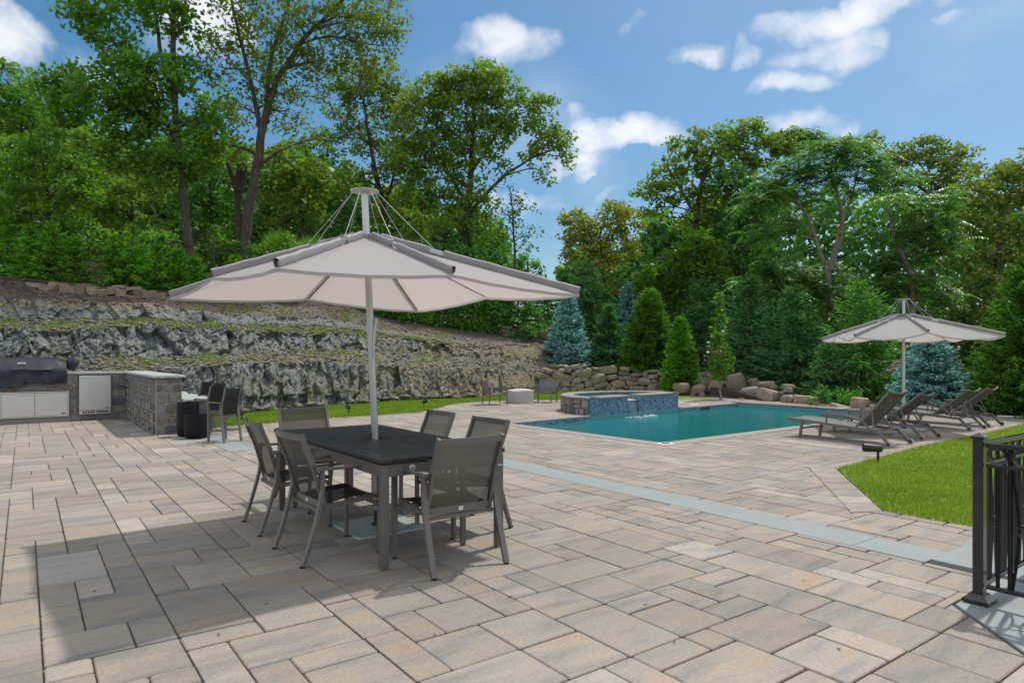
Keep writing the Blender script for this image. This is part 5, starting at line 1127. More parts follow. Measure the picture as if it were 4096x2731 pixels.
for i in range(n): t = 2 * math.pi * i / n; vs.append(gpt(-.04 + .068 * math.cos(t), .62 + .18 * math.sin(t), .0225))
mb.add(vs, [tuple(range(n))]); mb.build('badge_face', M['blackcap'], bo)
fc = bpy.data.curves.new('badge_letters', 'FONT'); fc.body = 'DCS'; fc.size = .055; fc.align_x = 'CENTER'; fc.align_y = 'CENTER'; fc.extrude = .001; fc.materials.append(M['white'])
tmp = bpy.data.objects.new('tmp', fc); COL.objects.link(tmp); bpy.context.view_layer.update(); me_ = bpy.data.meshes.new_from_object(tmp.evaluated_get(bpy.context.evaluated_depsgraph_get())); bpy.data.objects.remove(tmp)
me_.name = 'badge_letters'; lo = bpy.data.objects.new('badge_letters', me_); lo.location = gpt(-.04, .62, .026)
xa = Vector((B[0], B[1], 0)); up_ = (Vector(gpt(0, 1)) - Vector(gpt(0, 0))).normalized(); lo.rotation_euler = Matrix((xa, up_, xa.cross(up_))).transposed().to_euler(); lo.scale = (1.1, .8, 1); put(lo, bo)

# planters
def planter(x, y, r, h, label, tap):
    root = empty('planter', (x, y, 0), 0, label, 'planter'); mb = MB(); t = .018
    mb.lathe([(r * tap * .86, 0), (r * tap, .03), (r, h * .35), (r * .99, h - .01), (r * .975, h), (r * .93, h), (r * .92, h - .01), (r * .9, h - .10)], 48); mb.build('pot', M['planter'], root, True)
    mb = MB(); mb.lathe([(r * .895, h - .10), (r * .895, h - .09), (0, h - .08)], 32); mb.build('soil', M['mulch'], root); return root
planter(-5.80, 11.95, .185, .595, 'taller black cylindrical planter standing against the end of the stone bar', .95)
planter(-5.50, 11.66, .215, .405, 'shorter wider black planter in front of the taller one', .93)

# bar stools: local +y is the way the sitter faces; origin under the rear right foot
def make_stool():
    root = empty('bar_stool', (0, 0, 0), 0, '', 'bar stool', 'bar stools lined up along the low bar counter'); w = .33
    for s, x in ((0, -.0), (1, -w)):
        mb = MB(); mb.tube([(x, 0, 0), (x, .055, .33), (x, .09, .62)], 0, sq=(.024, .034)); mb.build('rear_leg', M['frame'], root)
        mb = MB(); mb.tube([(x, .40, 0), (x, .40, .645)], 0, sq=(.024, .034)); mb.build('front_leg', M['frame'], root)
        mb = MB(); mb.bar((x, .05, .652), (x, .42, .652), .04, .016); mb.build('armrest', M['frame'], root)
        mb = MB(); mb.bar((x, .03, .20), (x, .40, .17), .018, .028); mb.build('footrest_side', M['frame'], root)
        mb = MB(); mb.tube([(x + (.018 if s else -.018), .10, .44), (x + (.018 if s else -.018), .07, .65), (x + (.018 if s else -.018), .0, .885)], 0, sq=(.026, .022)); mb.build('back_post', M['frame'], root)
    mb = MB(); mb.bar((0, .40, .17), (-w, .40, .17), .028, .026); mb.build('footrest', M['frame'], root)
    mb = MB(); mb.bar((0, .035, .20), (-w, .035, .20), .02, .026); mb.bar((0, .40, .43), (-w, .40, .43), .022, .028); mb.bar((0, .09, .42), (-w, .09, .42), .022, .028); mb.build('stretcher', M['frame'], root)
    sheet(lambda u, v: (-.012 - (w - .024) * u, .10 - .10 * v - .012 * math.sin(math.pi * u), .46 + .43 * v), 6, 8, M['sling_brown'] if False else M['sling_dark'], 'back_sling', root)
    sheet(lambda u, v: (-.012 - (w - .024) * u, .09 + .32 * v, .455 - .015 * math.sin(math.pi * u)), 5, 5, M['sling_dark'], 'seat_sling', root)
    return root
st0 = make_stool(); lbs = ['bar stool nearest the viewer, its whole side frame in view right of the planters', 'second bar stool, just behind the nearest one', 'third bar stool in the row, behind the low counter top', 'farthest bar stool, partly hidden by the raised bar']
for i, (a_, b_) in enumerate(((11.75, 2.95), (12.95, 2.98), (14.2, 3.28), (15.3, 3.3))):
    o = st0 if i == 0 else copy_tree(st0); o.location = P(a_, b_); o.rotation_euler = (0, 0, ANG_A - math.pi / 2 + math.radians(24)); o['label'] = lbs[i]

# ------------------------------------------------------------------ black railing on the landing
rl = bpy.data.objects.new('railing', None); RO = P(1.50, 4.40); rl.location = RO; put(rl); tag(rl, 'black metal railing with ring and scroll work at the right edge of the terrace', 'railing')
def rp(a, b, z): x, y, _ = P(a, b); return (x - RO[0], y - RO[1], z)
def rbar(p, q, w, h, name, **k): mb = MB(); mb.bar(rp(*p), rp(*q), w, h, bev=.002); return mb.build(name, M['black'], rl)
PA, PB = 1.50, 4.40; PH = .93
mb = MB(); mb.box((0, 0, PH / 2 + .012), (.054, .054, PH), rz=ANG_B, bev=.003); mb.build('post', M['black'], rl)
mb = MB(); c_, s_ = math.cos(ANG_B), math.sin(ANG_B); R2 = lambda x, y: (x * c_ - y * s_, x * s_ + y * c_)
vs = []
for h_, z in ((.036, PH + .012), (.036, PH + .022)):
    vs += [(*R2(sx * h_, sy * h_), z) for sx, sy in ((-1, -1), (1, -1), (1, 1), (-1, 1))]
vs.append((0, 0, PH + .045)); mb.add(vs, [(0, 1, 5, 4), (1, 2, 6, 5), (2, 3, 7, 6), (3, 0, 4, 7), (4, 5, 8), (5, 6, 8), (6, 7, 8), (7, 4, 8), (3, 2, 1, 0)]); mb.build('post_cap', M['black'], rl)
mb = MB(); vs = []
for h_, z in ((.066, .012), (.066, .030), (.045, .048), (.040, .060)): vs += [(*R2(sx * h_, sy * h_), z) for sx, sy in ((-1, -1), (1, -1), (1, 1), (-1, 1))]
mb.add(vs, [(i * 4 + j, i * 4 + (j + 1) % 4, (i + 1) * 4 + (j + 1) % 4, (i + 1) * 4 + j) for i in range(3) for j in range(4)] + [(12, 13, 14, 15), (3, 2, 1, 0)]); mb.build('post_foot', M['black'], rl)
def run(dirn, length, sgn):
    # rails, balusters, rings under the top rail and crossing bows with a ring at the middle
    D_ = (lambda t: (PA - t, PB)) if dirn == 'a' else (lambda t: (PA, PB + t))
    for z, h_, w_ in ((.905, .026, .044), (.79, .018, .026), (.105, .022, .026)):
        rbar((*D_(.035), z), (*D_(length), z), w_, h_, 'top_rail' if z > .9 else ('middle_rail' if z > .5 else 'bottom_rail'))
    n = int((length - .03) / .118); ring_m = None
    for k in range(1, n + 1):
        t = .03 + .118 * k; rbar((*D_(t), .115), (*D_(t), .895), .020, .020, 'baluster')
    for k in range(n):
        t = .03 + .118 * (k + .5)
        mb = MB(); mb.tube([rp(*D_(t + .0455 * math.cos(q)), .848 + .0455 * math.sin(q)) for q in [2 * math.pi * i / 20 for i in range(21)]], 0, sq=(.016, .008), cap=False); mb.build('ring', M['black'], rl)
        if k % 2 == 0: rbar((*D_(t), .115), (*D_(t), .782), .016, .016, 'baluster'); continue
        for s in (-1, 1):
            mb = MB(); mb.tube([rp(*D_(t + s * (.050 - .030 * math.sin(math.pi * i / 14))), .118 + .665 * i / 14) for i in range(15)], 0, sq=(.016, .008)); mb.build('bow_bar', M['black'], rl)
        mb = MB(); mb.tube([rp(*D_(t + .021 * math.cos(q)), .45 + .028 * math.sin(q)) for q in [2 * math.pi * i / 14 for i in range(15)]], 0, sq=(.022, .008), cap=False); mb.build('centre_ring', M['black'], rl)
run('a', 1.25, -1); run('b', 1.85, 1)
mb = MB(); mb.box((0, 0, .45), (.054, .054, .9), rz=ANG_B, bev=.003); o = mb.build('post', M['black'], rl); o.location = (P(1.5, 6.28)[0] - RO[0], P(1.5, 6.28)[1] - RO[1], 0.015)

# ------------------------------------------------------------------ small garden fixtures
def spot(loc, az, label):
    root = empty('garden_spotlight', loc, az, label, 'spotlight', 'small black garden spotlights in the grass strip'); mb = MB(); mb.tube([(0, 0, 0), (0, 0, .13)], .012, 8); mb.build('stake', M['lightfix'], root)
    mb = MB(); mb.lathe([(.018, 0), (.045, .01), (.05, .03), (.052, .125), (.045, .13)], 16); o = mb.build('lamp_head', M['lightfix'], root, True); o.location = (-.03, 0, .17); o.rotation_euler = (0, math.radians(68), 0)
    mb = MB(); mb.lathe([(.042, .126), (.042, .131)], 16); o2_ = mb.build('lens', M['door_dark'], root); o2_.location = (-.03, 0, .17); o2_.rotation_euler = (0, math.radians(68), 0)
    return root
spot((-5.92, 14.62, .0), math.radians(-80), 'small round spotlight in the grass, the one near the bar stools')
spot((-3.99, 16.31, .0), math.radians(-100), 'small black spotlight in the grass, left of the parasol pole')
spot((-2.43, 18.35, .0), math.radians(10), 'small black spotlight in the grass strip, right of the parasol pole')
x, y = (3512 - CX) / F * 8.95, 8.95
sk = empty('garden_speaker', (x, y, 0), math.radians(172), 'dark bronze garden speaker on a stalk at the tip of the right lawn', 'speaker')
mb = MB(); mb.tube([(0, 0, -.02), (0, 0, .16)], .017, 10); mb.build('stalk', M['lightfix'], sk, True)
mb = MB(); mb.lathe([(.02, -.06), (.045, -.055), (.052, -.03), (.050, .02), (.056, .16), (.054, .175), (.048, .178)], 20); o = mb.build('housing', M['lightfix'], sk, True); o.location = (.01, 0, .185); o.rotation_euler = (0, math.radians(87), 0)
mb = MB(); mb.lathe([(.047, .176), (.03, .18)], 20); o = mb.build('grille', M['door_dark'], sk); o.location = (.01, 0, .185); o.rotation_euler = (0, math.radians(87), 0)
mb = MB(); p0, p1 = W(3990, 1655, 15.6), W(4090, 1657, 15.4); mb.tube([(p0[0], p0[1], .03), (p1[0], p1[1], .03)], .018, 8); o = mb.build('fallen_pole', M['white']); tag(o, 'thin pale pole lying on the ground beyond the last lounger', 'pole')

# a few fallen leaves and twigs on the paving
n = 90; a_ = RNG.uniform(1.5, 9, n); b_ = RNG.uniform(0, 9, n); xy = a_[:, None] * AA + b_[:, None] * BB; k = (xy[:, 1] > 2.6); xy = xy[k]; c = np.concatenate([xy, np.full((len(xy), 1), .006)], 1); an = RNG.uniform(0, 6.28, len(c)); l_ = RNG.uniform(.006, .022, len(c))
d_ = np.stack([np.cos(an), np.sin(an), RNG.uniform(0, .25, len(c))], 1) * l_[:, None]; s_ = np.stack([-np.sin(an), np.cos(an), 0 * an], 1) * l_[:, None] * .3
Vd = np.stack([c - d_, c + s_ + [0, 0, .002], c + d_, c - s_], 1).reshape(-1, 3); M['litter'] = simple('dry_leaf_litter', (.10, .065, .03), .8, 0, .5, 30)
o = bpy.data.objects.new('leaf_litter', np_mesh('leaf_litter', Vd, np.arange(len(Vd)).reshape(-1, 4), M['litter'])); put(o); tag(o, 'tiny dry leaves and twigs scattered on the paving', 'litter', kind='stuff')
# ------------------------------------------------------------------ vegetation
DENS, LSC = 3.9, 1.2
def cards(c, t, n, Ln, Wd, fold=.15):                       # leaf blades: base c, direction t, normal n
    t = t / (np.linalg.norm(t, axis=1, keepdims=True) + 1e-9); s = np.cross(t, n); s /= (np.linalg.norm(s, axis=1, keepdims=True) + 1e-9); n = np.cross(s, t)
    Ln = Ln[:, None]; Wd = Wd[:, None]; mid = c + t * Ln * .45 - n * Ln * fold * .4
    v = np.stack([c, mid + s * Wd / 2, c + t * Ln - n * Ln * fold, mid - s * Wd / 2], 1); return v.reshape(-1, 3)
def crown_mesh(name, Vv, m): return np_mesh(name, Vv, np.arange(len(Vv)).reshape(-1, 4), m)
def unit(n): v = RNG.normal(0, 1, (n, 3)); return v / np.linalg.norm(v, axis=1, keepdims=True)
def limb(mb, p, q, r0, r1, bend=.12, n=5, sides=6, seed=None):
    p, q = np.array(p, float), np.array(q, float); d = q - p; l = np.linalg.norm(d); off = RNG.normal(0, bend * l, 3); off2 = RNG.normal(0, bend * l * .5, 3)
    pts = [p + d * t + off * math.sin(math.pi * t) + off2 * math.sin(2 * math.pi * t) + np.array([0, 0, .10 * l * math.sin(math.pi * t)]) for t in np.linspace(0, 1, n + 1)]
    mb.tube(pts, 0, sides, rs=[r0 + (r1 - r0) * i / n for i in range(n + 1)], cap=False); return pts
def tree(name, label, group, trunks, lobes, Y, leaf, nleaf=16, L0=.17, W0=.10, r0=.22, bark='bark', tw=1.0, spread=.36, droop=.3, dj=.55, cat='tree', under=None, frond=False, limbs=True, twigs=1.0):
    """trunks: photo-measured polylines at distance Y; lobes: (dx,dy,rx,ry[,density]) foliage masses, placed with their own depth"""
    sc = Y / F * K; root = None; mb = MB(); tp = []
    for tr in trunks:
        pts = [WD(x, y, Y + (tr[3] if False else 0)) for x, y in tr['p']]; pts = [p + np.array([0, (i * tr.get('dy', 0)), 0]) for i, p in enumerate(pts)]
        rs = [q * .72 for q in tr['r']] if tr.get('r') else [r0 * (1 - .75 * i / max(1, len(pts) - 1)) for i in range(len(pts))]
        cv = catmull(pts, 5); rr_ = np.interp(np.linspace(0, len(pts) - 1, len(cv)), range(len(pts)), rs); cv = [p + RNG.normal(0, .02, 3) for p in cv]
        rr_[0] *= 1.35; mb.tube(cv, 0, 12, rs=list(rr_)); tp += [(p, r) for p, r in zip(cv, rr_)]
    base = np.array(tp[0][0]); root = empty(name, tuple(base), 0, label, cat, group)
    C = []; BMS = []; twig_ends = []
    TPp = np.array([p for p, r in tp])
    for lb in lobes:
        dx, dy, rx, ry = lb[:4]; den = lb[4] if len(lb) > 4 else 1.0; RX, RY = rx * sc, ry * sc; dep = (RX + RY) / 2
        cdep = RNG.uniform(-dj, dj) * dep if len(lb) < 6 else lb[5]; c = WD(dx, dy, Y); c[1] += cdep; c[0] *= 1 + cdep / Y * .6; 
        # limb from the trunk
        cand = np.where(TPp[:, 2] < c[2] - .15 * RY)[0]; cand = cand if len(cand) else np.array([len(TPp) - 1])
        i0 = cand[np.argmin(np.linalg.norm((TPp[cand] - c) * np.array([1, 1, .8]), axis=1))]
        if limbs:
            bm = MB(); BMS.append(bm); pts = limb(bm, TPp[i0], c, max(.025, tp[i0][1] * .5), .022, .06, 6)
        else: pts = [c]
        n = max(5, int(DENS * twigs * den * 7.5 * (RX * RY + .5 * RX * dep)))
        u = unit(n); rad = RNG.uniform(.25, 1, n) ** .45; e = c + u * np.array([RX, dep, RY]) * rad[:, None]
        if limbs:
            for k in range(0, n, 6):
                j = RNG.integers(len(pts) // 2, len(pts)); limb(bm, pts[j], e[k], .017, .006, .10, 3, 3)
        twig_ends.append(e)
    E_ = np.concatenate(twig_ends); nl = nleaf
    if not frond:
        cl = np.repeat(E_, nl, 0); m_ = len(cl); cl = cl + unit(m_) * (RNG.uniform(0, 1, m_) ** .5 * spread)[:, None] * np.array([1, 1, .6])
        t = unit(m_); t[:, 2] = t[:, 2] * .6 - droop; nrm = unit(m_) * .75 + np.array([0, 0, .8]); Ls = LSC * L0 * RNG.uniform(.65, 1.35, m_); Wd = LSC * W0 * RNG.uniform(.7, 1.3, m_)
        Vv = cards(cl, t, nrm, Ls, Wd, .18)
    else:                                                   # compound leaves: paired leaflets along an arching stalk
        vv = []; nf = len(E_) * frond
        c0 = np.repeat(E_, frond, 0); an = RNG.uniform(0, 2 * np.pi, nf); el = RNG.uniform(-.25, .7, nf); FL = RNG.uniform(.45, .85, nf) * spread
        h = np.stack([np.cos(an), np.sin(an), 0 * an], 1); 
        for k in range(1, 10):
            f = k / 9.; p = c0 + h * (FL * f)[:, None]; p[:, 2] += (np.sin(el) * f - .55 * f * f) * FL
            sd_ = np.stack([-h[:, 1], h[:, 0], 0 * an], 1); ll = L0 * (1.15 - .6 * abs(f - .45)) * RNG.uniform(.85, 1.15, nf)
            for s in (-1, 1):
                t = sd_ * s + h * .45; t[:, 2] -= .35 + .15 * RNG.uniform(-1, 1, nf); nrm = np.tile([0, 0, 1.], (nf, 1)) + RNG.normal(0, .15, (nf, 3)); vv.append(cards(p, t, nrm, ll, ll * W0, .2))
        Vv = np.concatenate([v.reshape(-1, 4, 3) for v in vv], 0).reshape(-1, 3)
    off = -base
    mt = MB(); mt.v = [tuple(np.array(v) + off) for v in mb.v]; mt.f = mb.f; mt.m = mb.m; mt.build('trunk', M[bark], root, True)
    for bm in BMS: bm.v = [tuple(np.array(v) + off) for v in bm.v]; bm.build('limb', M[bark], root, True)
    o = bpy.data.objects.new('crown', crown_mesh('crown', Vv + off, M[leaf])); put(o, root)
    return root
def spruce(dx, ytop, ybase, hw, Y, m, label, group, levels=22, per=13, blade=.11, bw=.034, slope=.25, shape=.85, name='spruce_tree', loose=.12, cat='tree', dens=1.0, up=.0, sprays=9, base_z=None, tipup=.15):
    top, bs = WD(dx, ytop, Y), WD(dx, ybase, Y); H = top[2] - bs[2]; R = 1.2 * hw * K * Y / F; root = empty(name, tuple(bs), 0, label, cat, group)
    mb = MB(); mb.tube([(0, 0, -.3), (0, 0, H * .5), (0, 0, H * .98)], 0, 8, rs=[.05 + H * .012, .03 + H * .006, .012]); mb.build('trunk', M['bark'], root, True)
    cs, ts, ns_, Ls = [], [], [], []; bm = MB()
    for lv in range(levels):
        f = (lv + RNG.uniform(-.3, .3)) / levels; f = min(max(f, 0), .985); prof = min(1.0, ((1 - f) / .72)) ** shape * (.82 + .18 * min(1, f / .12)); prof = (1 - f) ** shape * (1 if f > .1 else .86 + f * 1.4)
        r = R * prof; z0 = H * f; n = max(4, int(per * (.4 + .6 * prof)))
        for k in range(n):
            a = RNG.uniform(0, 2 * np.pi); L_ = r * RNG.uniform(1 - loose * 2.2, 1 + loose); sl = -slope * (1 - f) + up * f + .35 * f ** 3 + RNG.normal(0, .07); d = np.array([math.cos(a) * math.cos(sl), math.sin(a) * math.cos(sl), math.sin(sl)]); sd_ = np.array([-d[1], d[0], 0]); sd_ /= np.linalg.norm(sd_)
            nb_ = max(3, int(L_ / blade * 1.35 * dens)); p0 = np.array([0, 0, z0 + RNG.normal(0, H / levels * .4)])
            q = np.linspace(.18 if L_ > .4 else .05, 1, nb_); pp = p0 + d * (L_ * q)[:, None]; pp[:, 2] += tipup * L_ * q ** 2.5
            for s in (-1, 1):
                for rep in range(2):
                    t = d * RNG.uniform(.5, 1.1, (nb_, 1)) + sd_ * s * RNG.uniform(.35, .95, (nb_, 1)); t[:, 2] += RNG.normal(.04 if not rep else -.25, .22, nb_)
                    spr = (.30 * L_ * (1 - q) + .04)[:, None] * RNG.uniform(0, 1, (nb_, 1)); c = pp + sd_ * s * spr; c[:, 2] += RNG.normal(0, .02, nb_)
                    cs.append(c); ts.append(t); nn = np.tile([0, 0, 1.], (nb_, 1)) + RNG.normal(0, .5, (nb_, 3)); ns_.append(nn); Ls.append(blade * RNG.uniform(.7, 1.4, nb_))
            cs.append(pp[-1:]); ts.append(d[None] + np.array([[0, 0, .2]])); ns_.append(np.array([[0, 0, 1.]])); Ls.append(np.array([blade * 1.5]))
    # leader
    for q in np.linspace(.93, 1.0, 9):
        for k in range(3): cs.append(np.array([[0, 0, H * q]])); a = RNG.uniform(0, 6.28); ts.append(np.array([[math.cos(a) * .4, math.sin(a) * .4, 1.]])); ns_.append(np.array([[math.cos(a), math.sin(a), 0.1]])); Ls.append(np.array([blade]))
    c, t, n, Ln = np.concatenate(cs), np.concatenate(ts), np.concatenate(ns_), np.concatenate(Ls)
    V1 = cards(c, t, n, Ln, np.full(len(c), bw) * RNG.uniform(.8, 1.2, len(c)), .08); n2 = np.cross(t, n); V2 = cards(c, t, n2, Ln * .9, np.full(len(c), bw * .8), .05)
    o = bpy.data.objects.new('crown', crown_mesh('crown', np.concatenate([V1, V2]), M[m])); put(o, root); return root

GL, GR, GE = 'trees of the wood on the left slope', 'trees of the wood behind the pool on the right', 'evergreens planted above the boulder wall'
# --- tall trees on the left
tree('maple_tree', 'tall dark green maple with drooping boughs and leaning trunk, leftmost tall tree', GL,
     [dict(p=[(437, 618), (428, 500), (410, 340), (399, 150), (396, 0), (392, -160)], r=[.27, .22, .19, .15, .12, .08]), dict(p=[(402, 250), (372, 130), (355, 20), (330, -110)], r=[.13, .11, .08, .05]), dict(p=[(405, 330), (340, 200), (250, 80), (205, -40)], r=[.10, .08, .05, .03])],
     [(250, 60, 60, 60), (195, 30, 45, 45), (370, 30, 70, 50), (430, 60, 30, 40, .7), (290, 160, 70, 34), (180, 185, 85, 42), (110, 190, 48, 30), (240, 235, 80, 50), (345, 190, 85, 48), (410, 160, 52, 48), (300, 290, 70, 48), (380, 280, 80, 50), (440, 340, 62, 60), (290, 360, 62, 40), (380, 385, 80, 40), (150, 250, 70, 34), (470, 260, 36, 36), (300, -60, 120, 60), (430, -60, 60, 50), (330, 235, 60, 40)], 27, 'leaf_maple', 17, .17, .13, twigs=1.0, spread=.5)
tree('oak_tree', 'tall forked oak with sparse yellow green leaves, just left of the parasol mast', GL,
     [dict(p=[(563, 612), (570, 500), (590, 380), (606, 280), (640, 180), (700, 90), (790, 0), (850, -80)], r=[.30, .27, .25, .22, .17, .13, .09, .06]), dict(p=[(600, 300), (575, 180), (545, 60), (520, -70)], r=[.15, .12, .09, .06]), dict(p=[(610, 280), (620, 150), (660, 20), (690, -90)], r=[.15, .12, .08, .06]), dict(p=[(590, 390), (640, 350), (710, 320), (790, 328)], r=[.09, .07, .05, .03])],
     [(520, 70, 50, 60, .6), (500, 150, 36, 60, .6), (560, 10, 60, 50, .6), (610, 90, 60, 70, .6), (680, 60, 60, 60, .6), (760, 50, 60, 50, .65), (830, 60, 60, 50, .6), (890, 30, 50, 60, .6), (750, 140, 66, 36, .6), (690, 150, 60, 60, .6), (840, 140, 50, 36, .5), (600, 180, 66, 60, .55), (550, 240, 50, 50, .6), (660, 240, 66, 50, .55), (640, -40, 150, 60, .6), (820, -40, 100, 60, .6), (700, 330, 60, 26, .35), (520, 330, 46, 60, .7), (880, 95, 50, 40, .5)], 28, 'leaf_yellowgreen', 13, .17, .085, twigs=1.45, spread=.45)
mbs = empty('dead_tree', tuple(WD(548, 600, 29.5)), 0, 'pollarded bare trunk with three cut stubs beside the oak', 'tree', None)
b0_ = WD(548, 600, 29.5); mb = MB()
for pl in ([(548, 600), (548, 500), (545, 430), (552, 375)], [(546, 440), (535, 405), (524, 376)], [(549, 440), (562, 400), (560, 372)]): pts = [tuple(WD(x, y, 29.5) - b0_) for x, y in pl]; mb.tube(pts, 0, 9, rs=[.15, .13, .11, .09][:len(pts)])
mb.build('trunk', M['bark'], mbs, True)
tree('oak_tree', 'broad rounded oak right of the parasol mast, a long bough reaching over the sky', GL,
     [dict(p=[(1062, 640), (1068, 540), (1078, 440), (1085, 330), (1090, 240)], r=[.30, .27, .24, .17, .10]), dict(p=[(1070, 500), (1130, 430), (1200, 375), (1270, 345)], r=[.16, .12, .08, .05]), dict(p=[(1075, 470), (1020, 380), (980, 290)], r=[.14, .10, .06]), dict(p=[(1080, 400), (1140, 310), (1170, 230)], r=[.14, .10, .06])],
     [(1060, 190, 70, 40), (1110, 170, 60, 30), (1000, 200, 60, 36), (1140, 210, 66, 40), (1060, 260, 80, 46), (1190, 260, 56, 42), (960, 260, 66, 50), (1130, 300, 70, 40, .8), (1240, 310, 46, 32, .9), (1290, 320, 30, 34, .9), (1300, 360, 18, 30, .7), (1215, 350, 40, 22, .6), (1000, 330, 70, 46), (1080, 360, 70, 40, .8), (940, 350, 60, 46), (1245, 240, 30, 26), (1010, 410, 66, 46, .9), (1090, 450, 66, 40, .7), (960, 440, 56, 40), (1250, 400, 24, 30, .5), (1140, 390, 40, 26, .5), (1030, 500, 70, 40, .8), (1110, 520, 50, 40, .7)], 34, 'leaf_oak', 15, .19, .11, twigs=1.2, spread=.42)
tree('oak_tree', 'dark trunked oak standing directly behind the parasol mast, paler leaves at its top', GL,
     [dict(p=[(888, 600), (885, 500), (868, 420), (850, 330), (835, 240)], r=[.26, .24, .2, .13, .08]), dict(p=[(880, 480), (905, 400), (930, 320)], r=[.14, .1, .06])],
     [(810, 180, 60, 36), (870, 170, 56, 40), (780, 230, 50, 40), (860, 240, 70, 40), (920, 230, 46, 46), (820, 300, 56, 40, .8), (900, 310, 60, 46), (780, 310, 36, 40, .6), (850, 380, 66, 40, .7), (920, 390, 50, 40), (800, 420, 46, 34, .6), (890, 460, 70, 46, .9), (930, 520, 66, 50)], 38, 'leaf_yellowgreen', 15, .19, .11, twigs=.85, spread=.45)
tree('slender_tree', 'thin airy tree with small pale leaves against the sky, right of the broad oak', GL,
     [dict(p=[(1182, 620), (1180, 540), (1176, 480), (1172, 430)], r=[.09, .07, .05, .03])],
     [(1172, 450, 30, 24, .7), (1150, 490, 40, 24, .6), (1205, 485, 34, 26, .6), (1175, 530, 50, 26, .7), (1220, 540, 26, 22, .6), (1135, 545, 30, 22, .6), (1185, 575, 46, 20, .7)], 33, 'leaf_light', 11, .15, .08, twigs=.9, spread=.35)
tree('small_tree', 'small round bright green treetop low on the skyline above the parasol rim', GL, [dict(p=[(1212, 660), (1212, 600)], r=[.08, .05])], [(1212, 600, 28, 22), (1190, 620, 24, 22), (1232, 625, 20, 24), (1210, 645, 34, 22)], 36, 'leaf_light', 14, .17, .10, twigs=1.2)
# light green trees at far left, dark wood behind
tree('ash_tree', 'light green feathery tree at the far left edge, highest of the pale ones', GL, [dict(p=[(40, 640), (45, 450), (50, 300)], r=[.18, .14, .08])],
     [(20, 190, 60, 44), (70, 235, 56, 40), (10, 270, 60, 44), (-40, 230, 60, 60), (90, 290, 40, 34)], 31, 'leaf_light', 16, .18, .09, twigs=1.1)
tree('ash_tree', 'pale green tree filling the left edge above the young evergreens', GL, [dict(p=[(110, 640), (112, 500), (100, 380)], r=[.17, .13, .07])],
     [(40, 350, 70, 44), (120, 345, 60, 40), (180, 390, 50, 40), (60, 410, 70, 40), (140, 440, 66, 40), (-30, 400, 60, 60), (200, 450, 40, 30), (30, 480, 70, 40), (120, 500, 80, 36)], 28, 'leaf_light', 17, .17, .09, twigs=1.15)
tree('maple_tree', 'mid green tree behind the leaning maple, filling the gap under its boughs', GL, [dict(p=[(300, 620), (305, 500), (290, 400)], r=[.2, .16, .1])],
     [(230, 330, 56, 50, .8), (260, 420, 66, 40, .8), (330, 440, 60, 44), (220, 490, 70, 36), (310, 520, 80, 36), (270, 470, 60, 40), (180, 320, 40, 36, .7)], 33, 'leaf_oak', 15, .18, .11, twigs=.9)
tree('broadleaf_tree', 'dark shaded tree deep in the wood between the maple and the oak', GL, [dict(p=[(490, 620), (488, 500), (480, 380)], r=[.2, .15, .09])],
     [(470, 330, 50, 60), (500, 420, 56, 50), (440, 460, 66, 46), (520, 490, 60, 40), (470, 540, 80, 40), (500, 250, 40, 50, .7)], 34, 'leaf_dark', 15, .19, .12, twigs=.9)
tree('oak_tree', 'low spreading oak bough of bright yellow green leaves just left of the parasol mast', GL, [dict(p=[(690, 620), (695, 520), (700, 420)], r=[.15, .11, .07])],
     [(650, 400, 50, 30), (705, 390, 50, 34), (730, 440, 40, 40), (660, 450, 56, 34, .9), (700, 490, 56, 30, .8), (620, 350, 50, 30, .7), (640, 500, 40, 24, .7)], 30, 'leaf_yellowgreen', 15, .19, .12, twigs=1.1)
tree('broadleaf_tree', 'very dark bushy tree in the shade behind the yellow green bough', GL, [dict(p=[(720, 640), (720, 560)], r=[.15, .1])],
     [(620, 430, 50, 50), (690, 430, 60, 60), (740, 350, 40, 50, .8), (640, 520, 60, 40), (720, 540, 70, 50), (790, 520, 50, 50), (770, 440, 36, 50, .7), (600, 560, 60, 40), (850, 560, 70, 50)], 36, 'leaf_dark', 15, .20, .13, twigs=.8)
tree('broadleaf_tree', 'dark dense greenery low behind the parasol hub, under the broad oak', GL, [dict(p=[(1000, 700), (1000, 620)], r=[.12, .1])],
     [(960, 590, 70, 50), (1040, 600, 70, 50), (1100, 610, 60, 50), (1150, 640, 50, 40), (900, 610, 60, 40)], 34, 'leaf_dark', 15, .19, .12, twigs=.9)
tree('understory_tree', 'band of deep green undergrowth above the young evergreens on the left', GL, [dict(p=[(250, 660), (250, 600)], r=[.1, .08])],
     [(30, 560, 70, 50), (120, 560, 70, 50), (210, 560, 60, 46), (300, 575, 60, 44), (370, 560, 50, 50), (-60, 540, 80, 80), (480, 590, 46, 34), (520, 560, 40, 40)], 28.5, 'leaf_maple', 15, .16, .11, twigs=1.0)
tree('viburnum_shrub', 'rounded leafy shrub with a yellow green top, just above the left rim of the parasol', 'shrubs at the top of the slope', [dict(p=[(640, 640), (640, 610)], r=[.06, .05])],
     [(610, 580, 36, 28), (650, 565, 46, 26), (690, 580, 36, 26), (640, 600, 60, 26), (590, 610, 30, 24)], 26.5, 'leaf_light', 17, .13, .08, twigs=1.9, cat='shrub', spread=.28)
og = empty('ornamental_grass', tuple(WD(722, 600, 26.5)), 0, 'fountain of thin grass blades beside the rounded shrub, behind the parasol stays', 'grass clump', None)
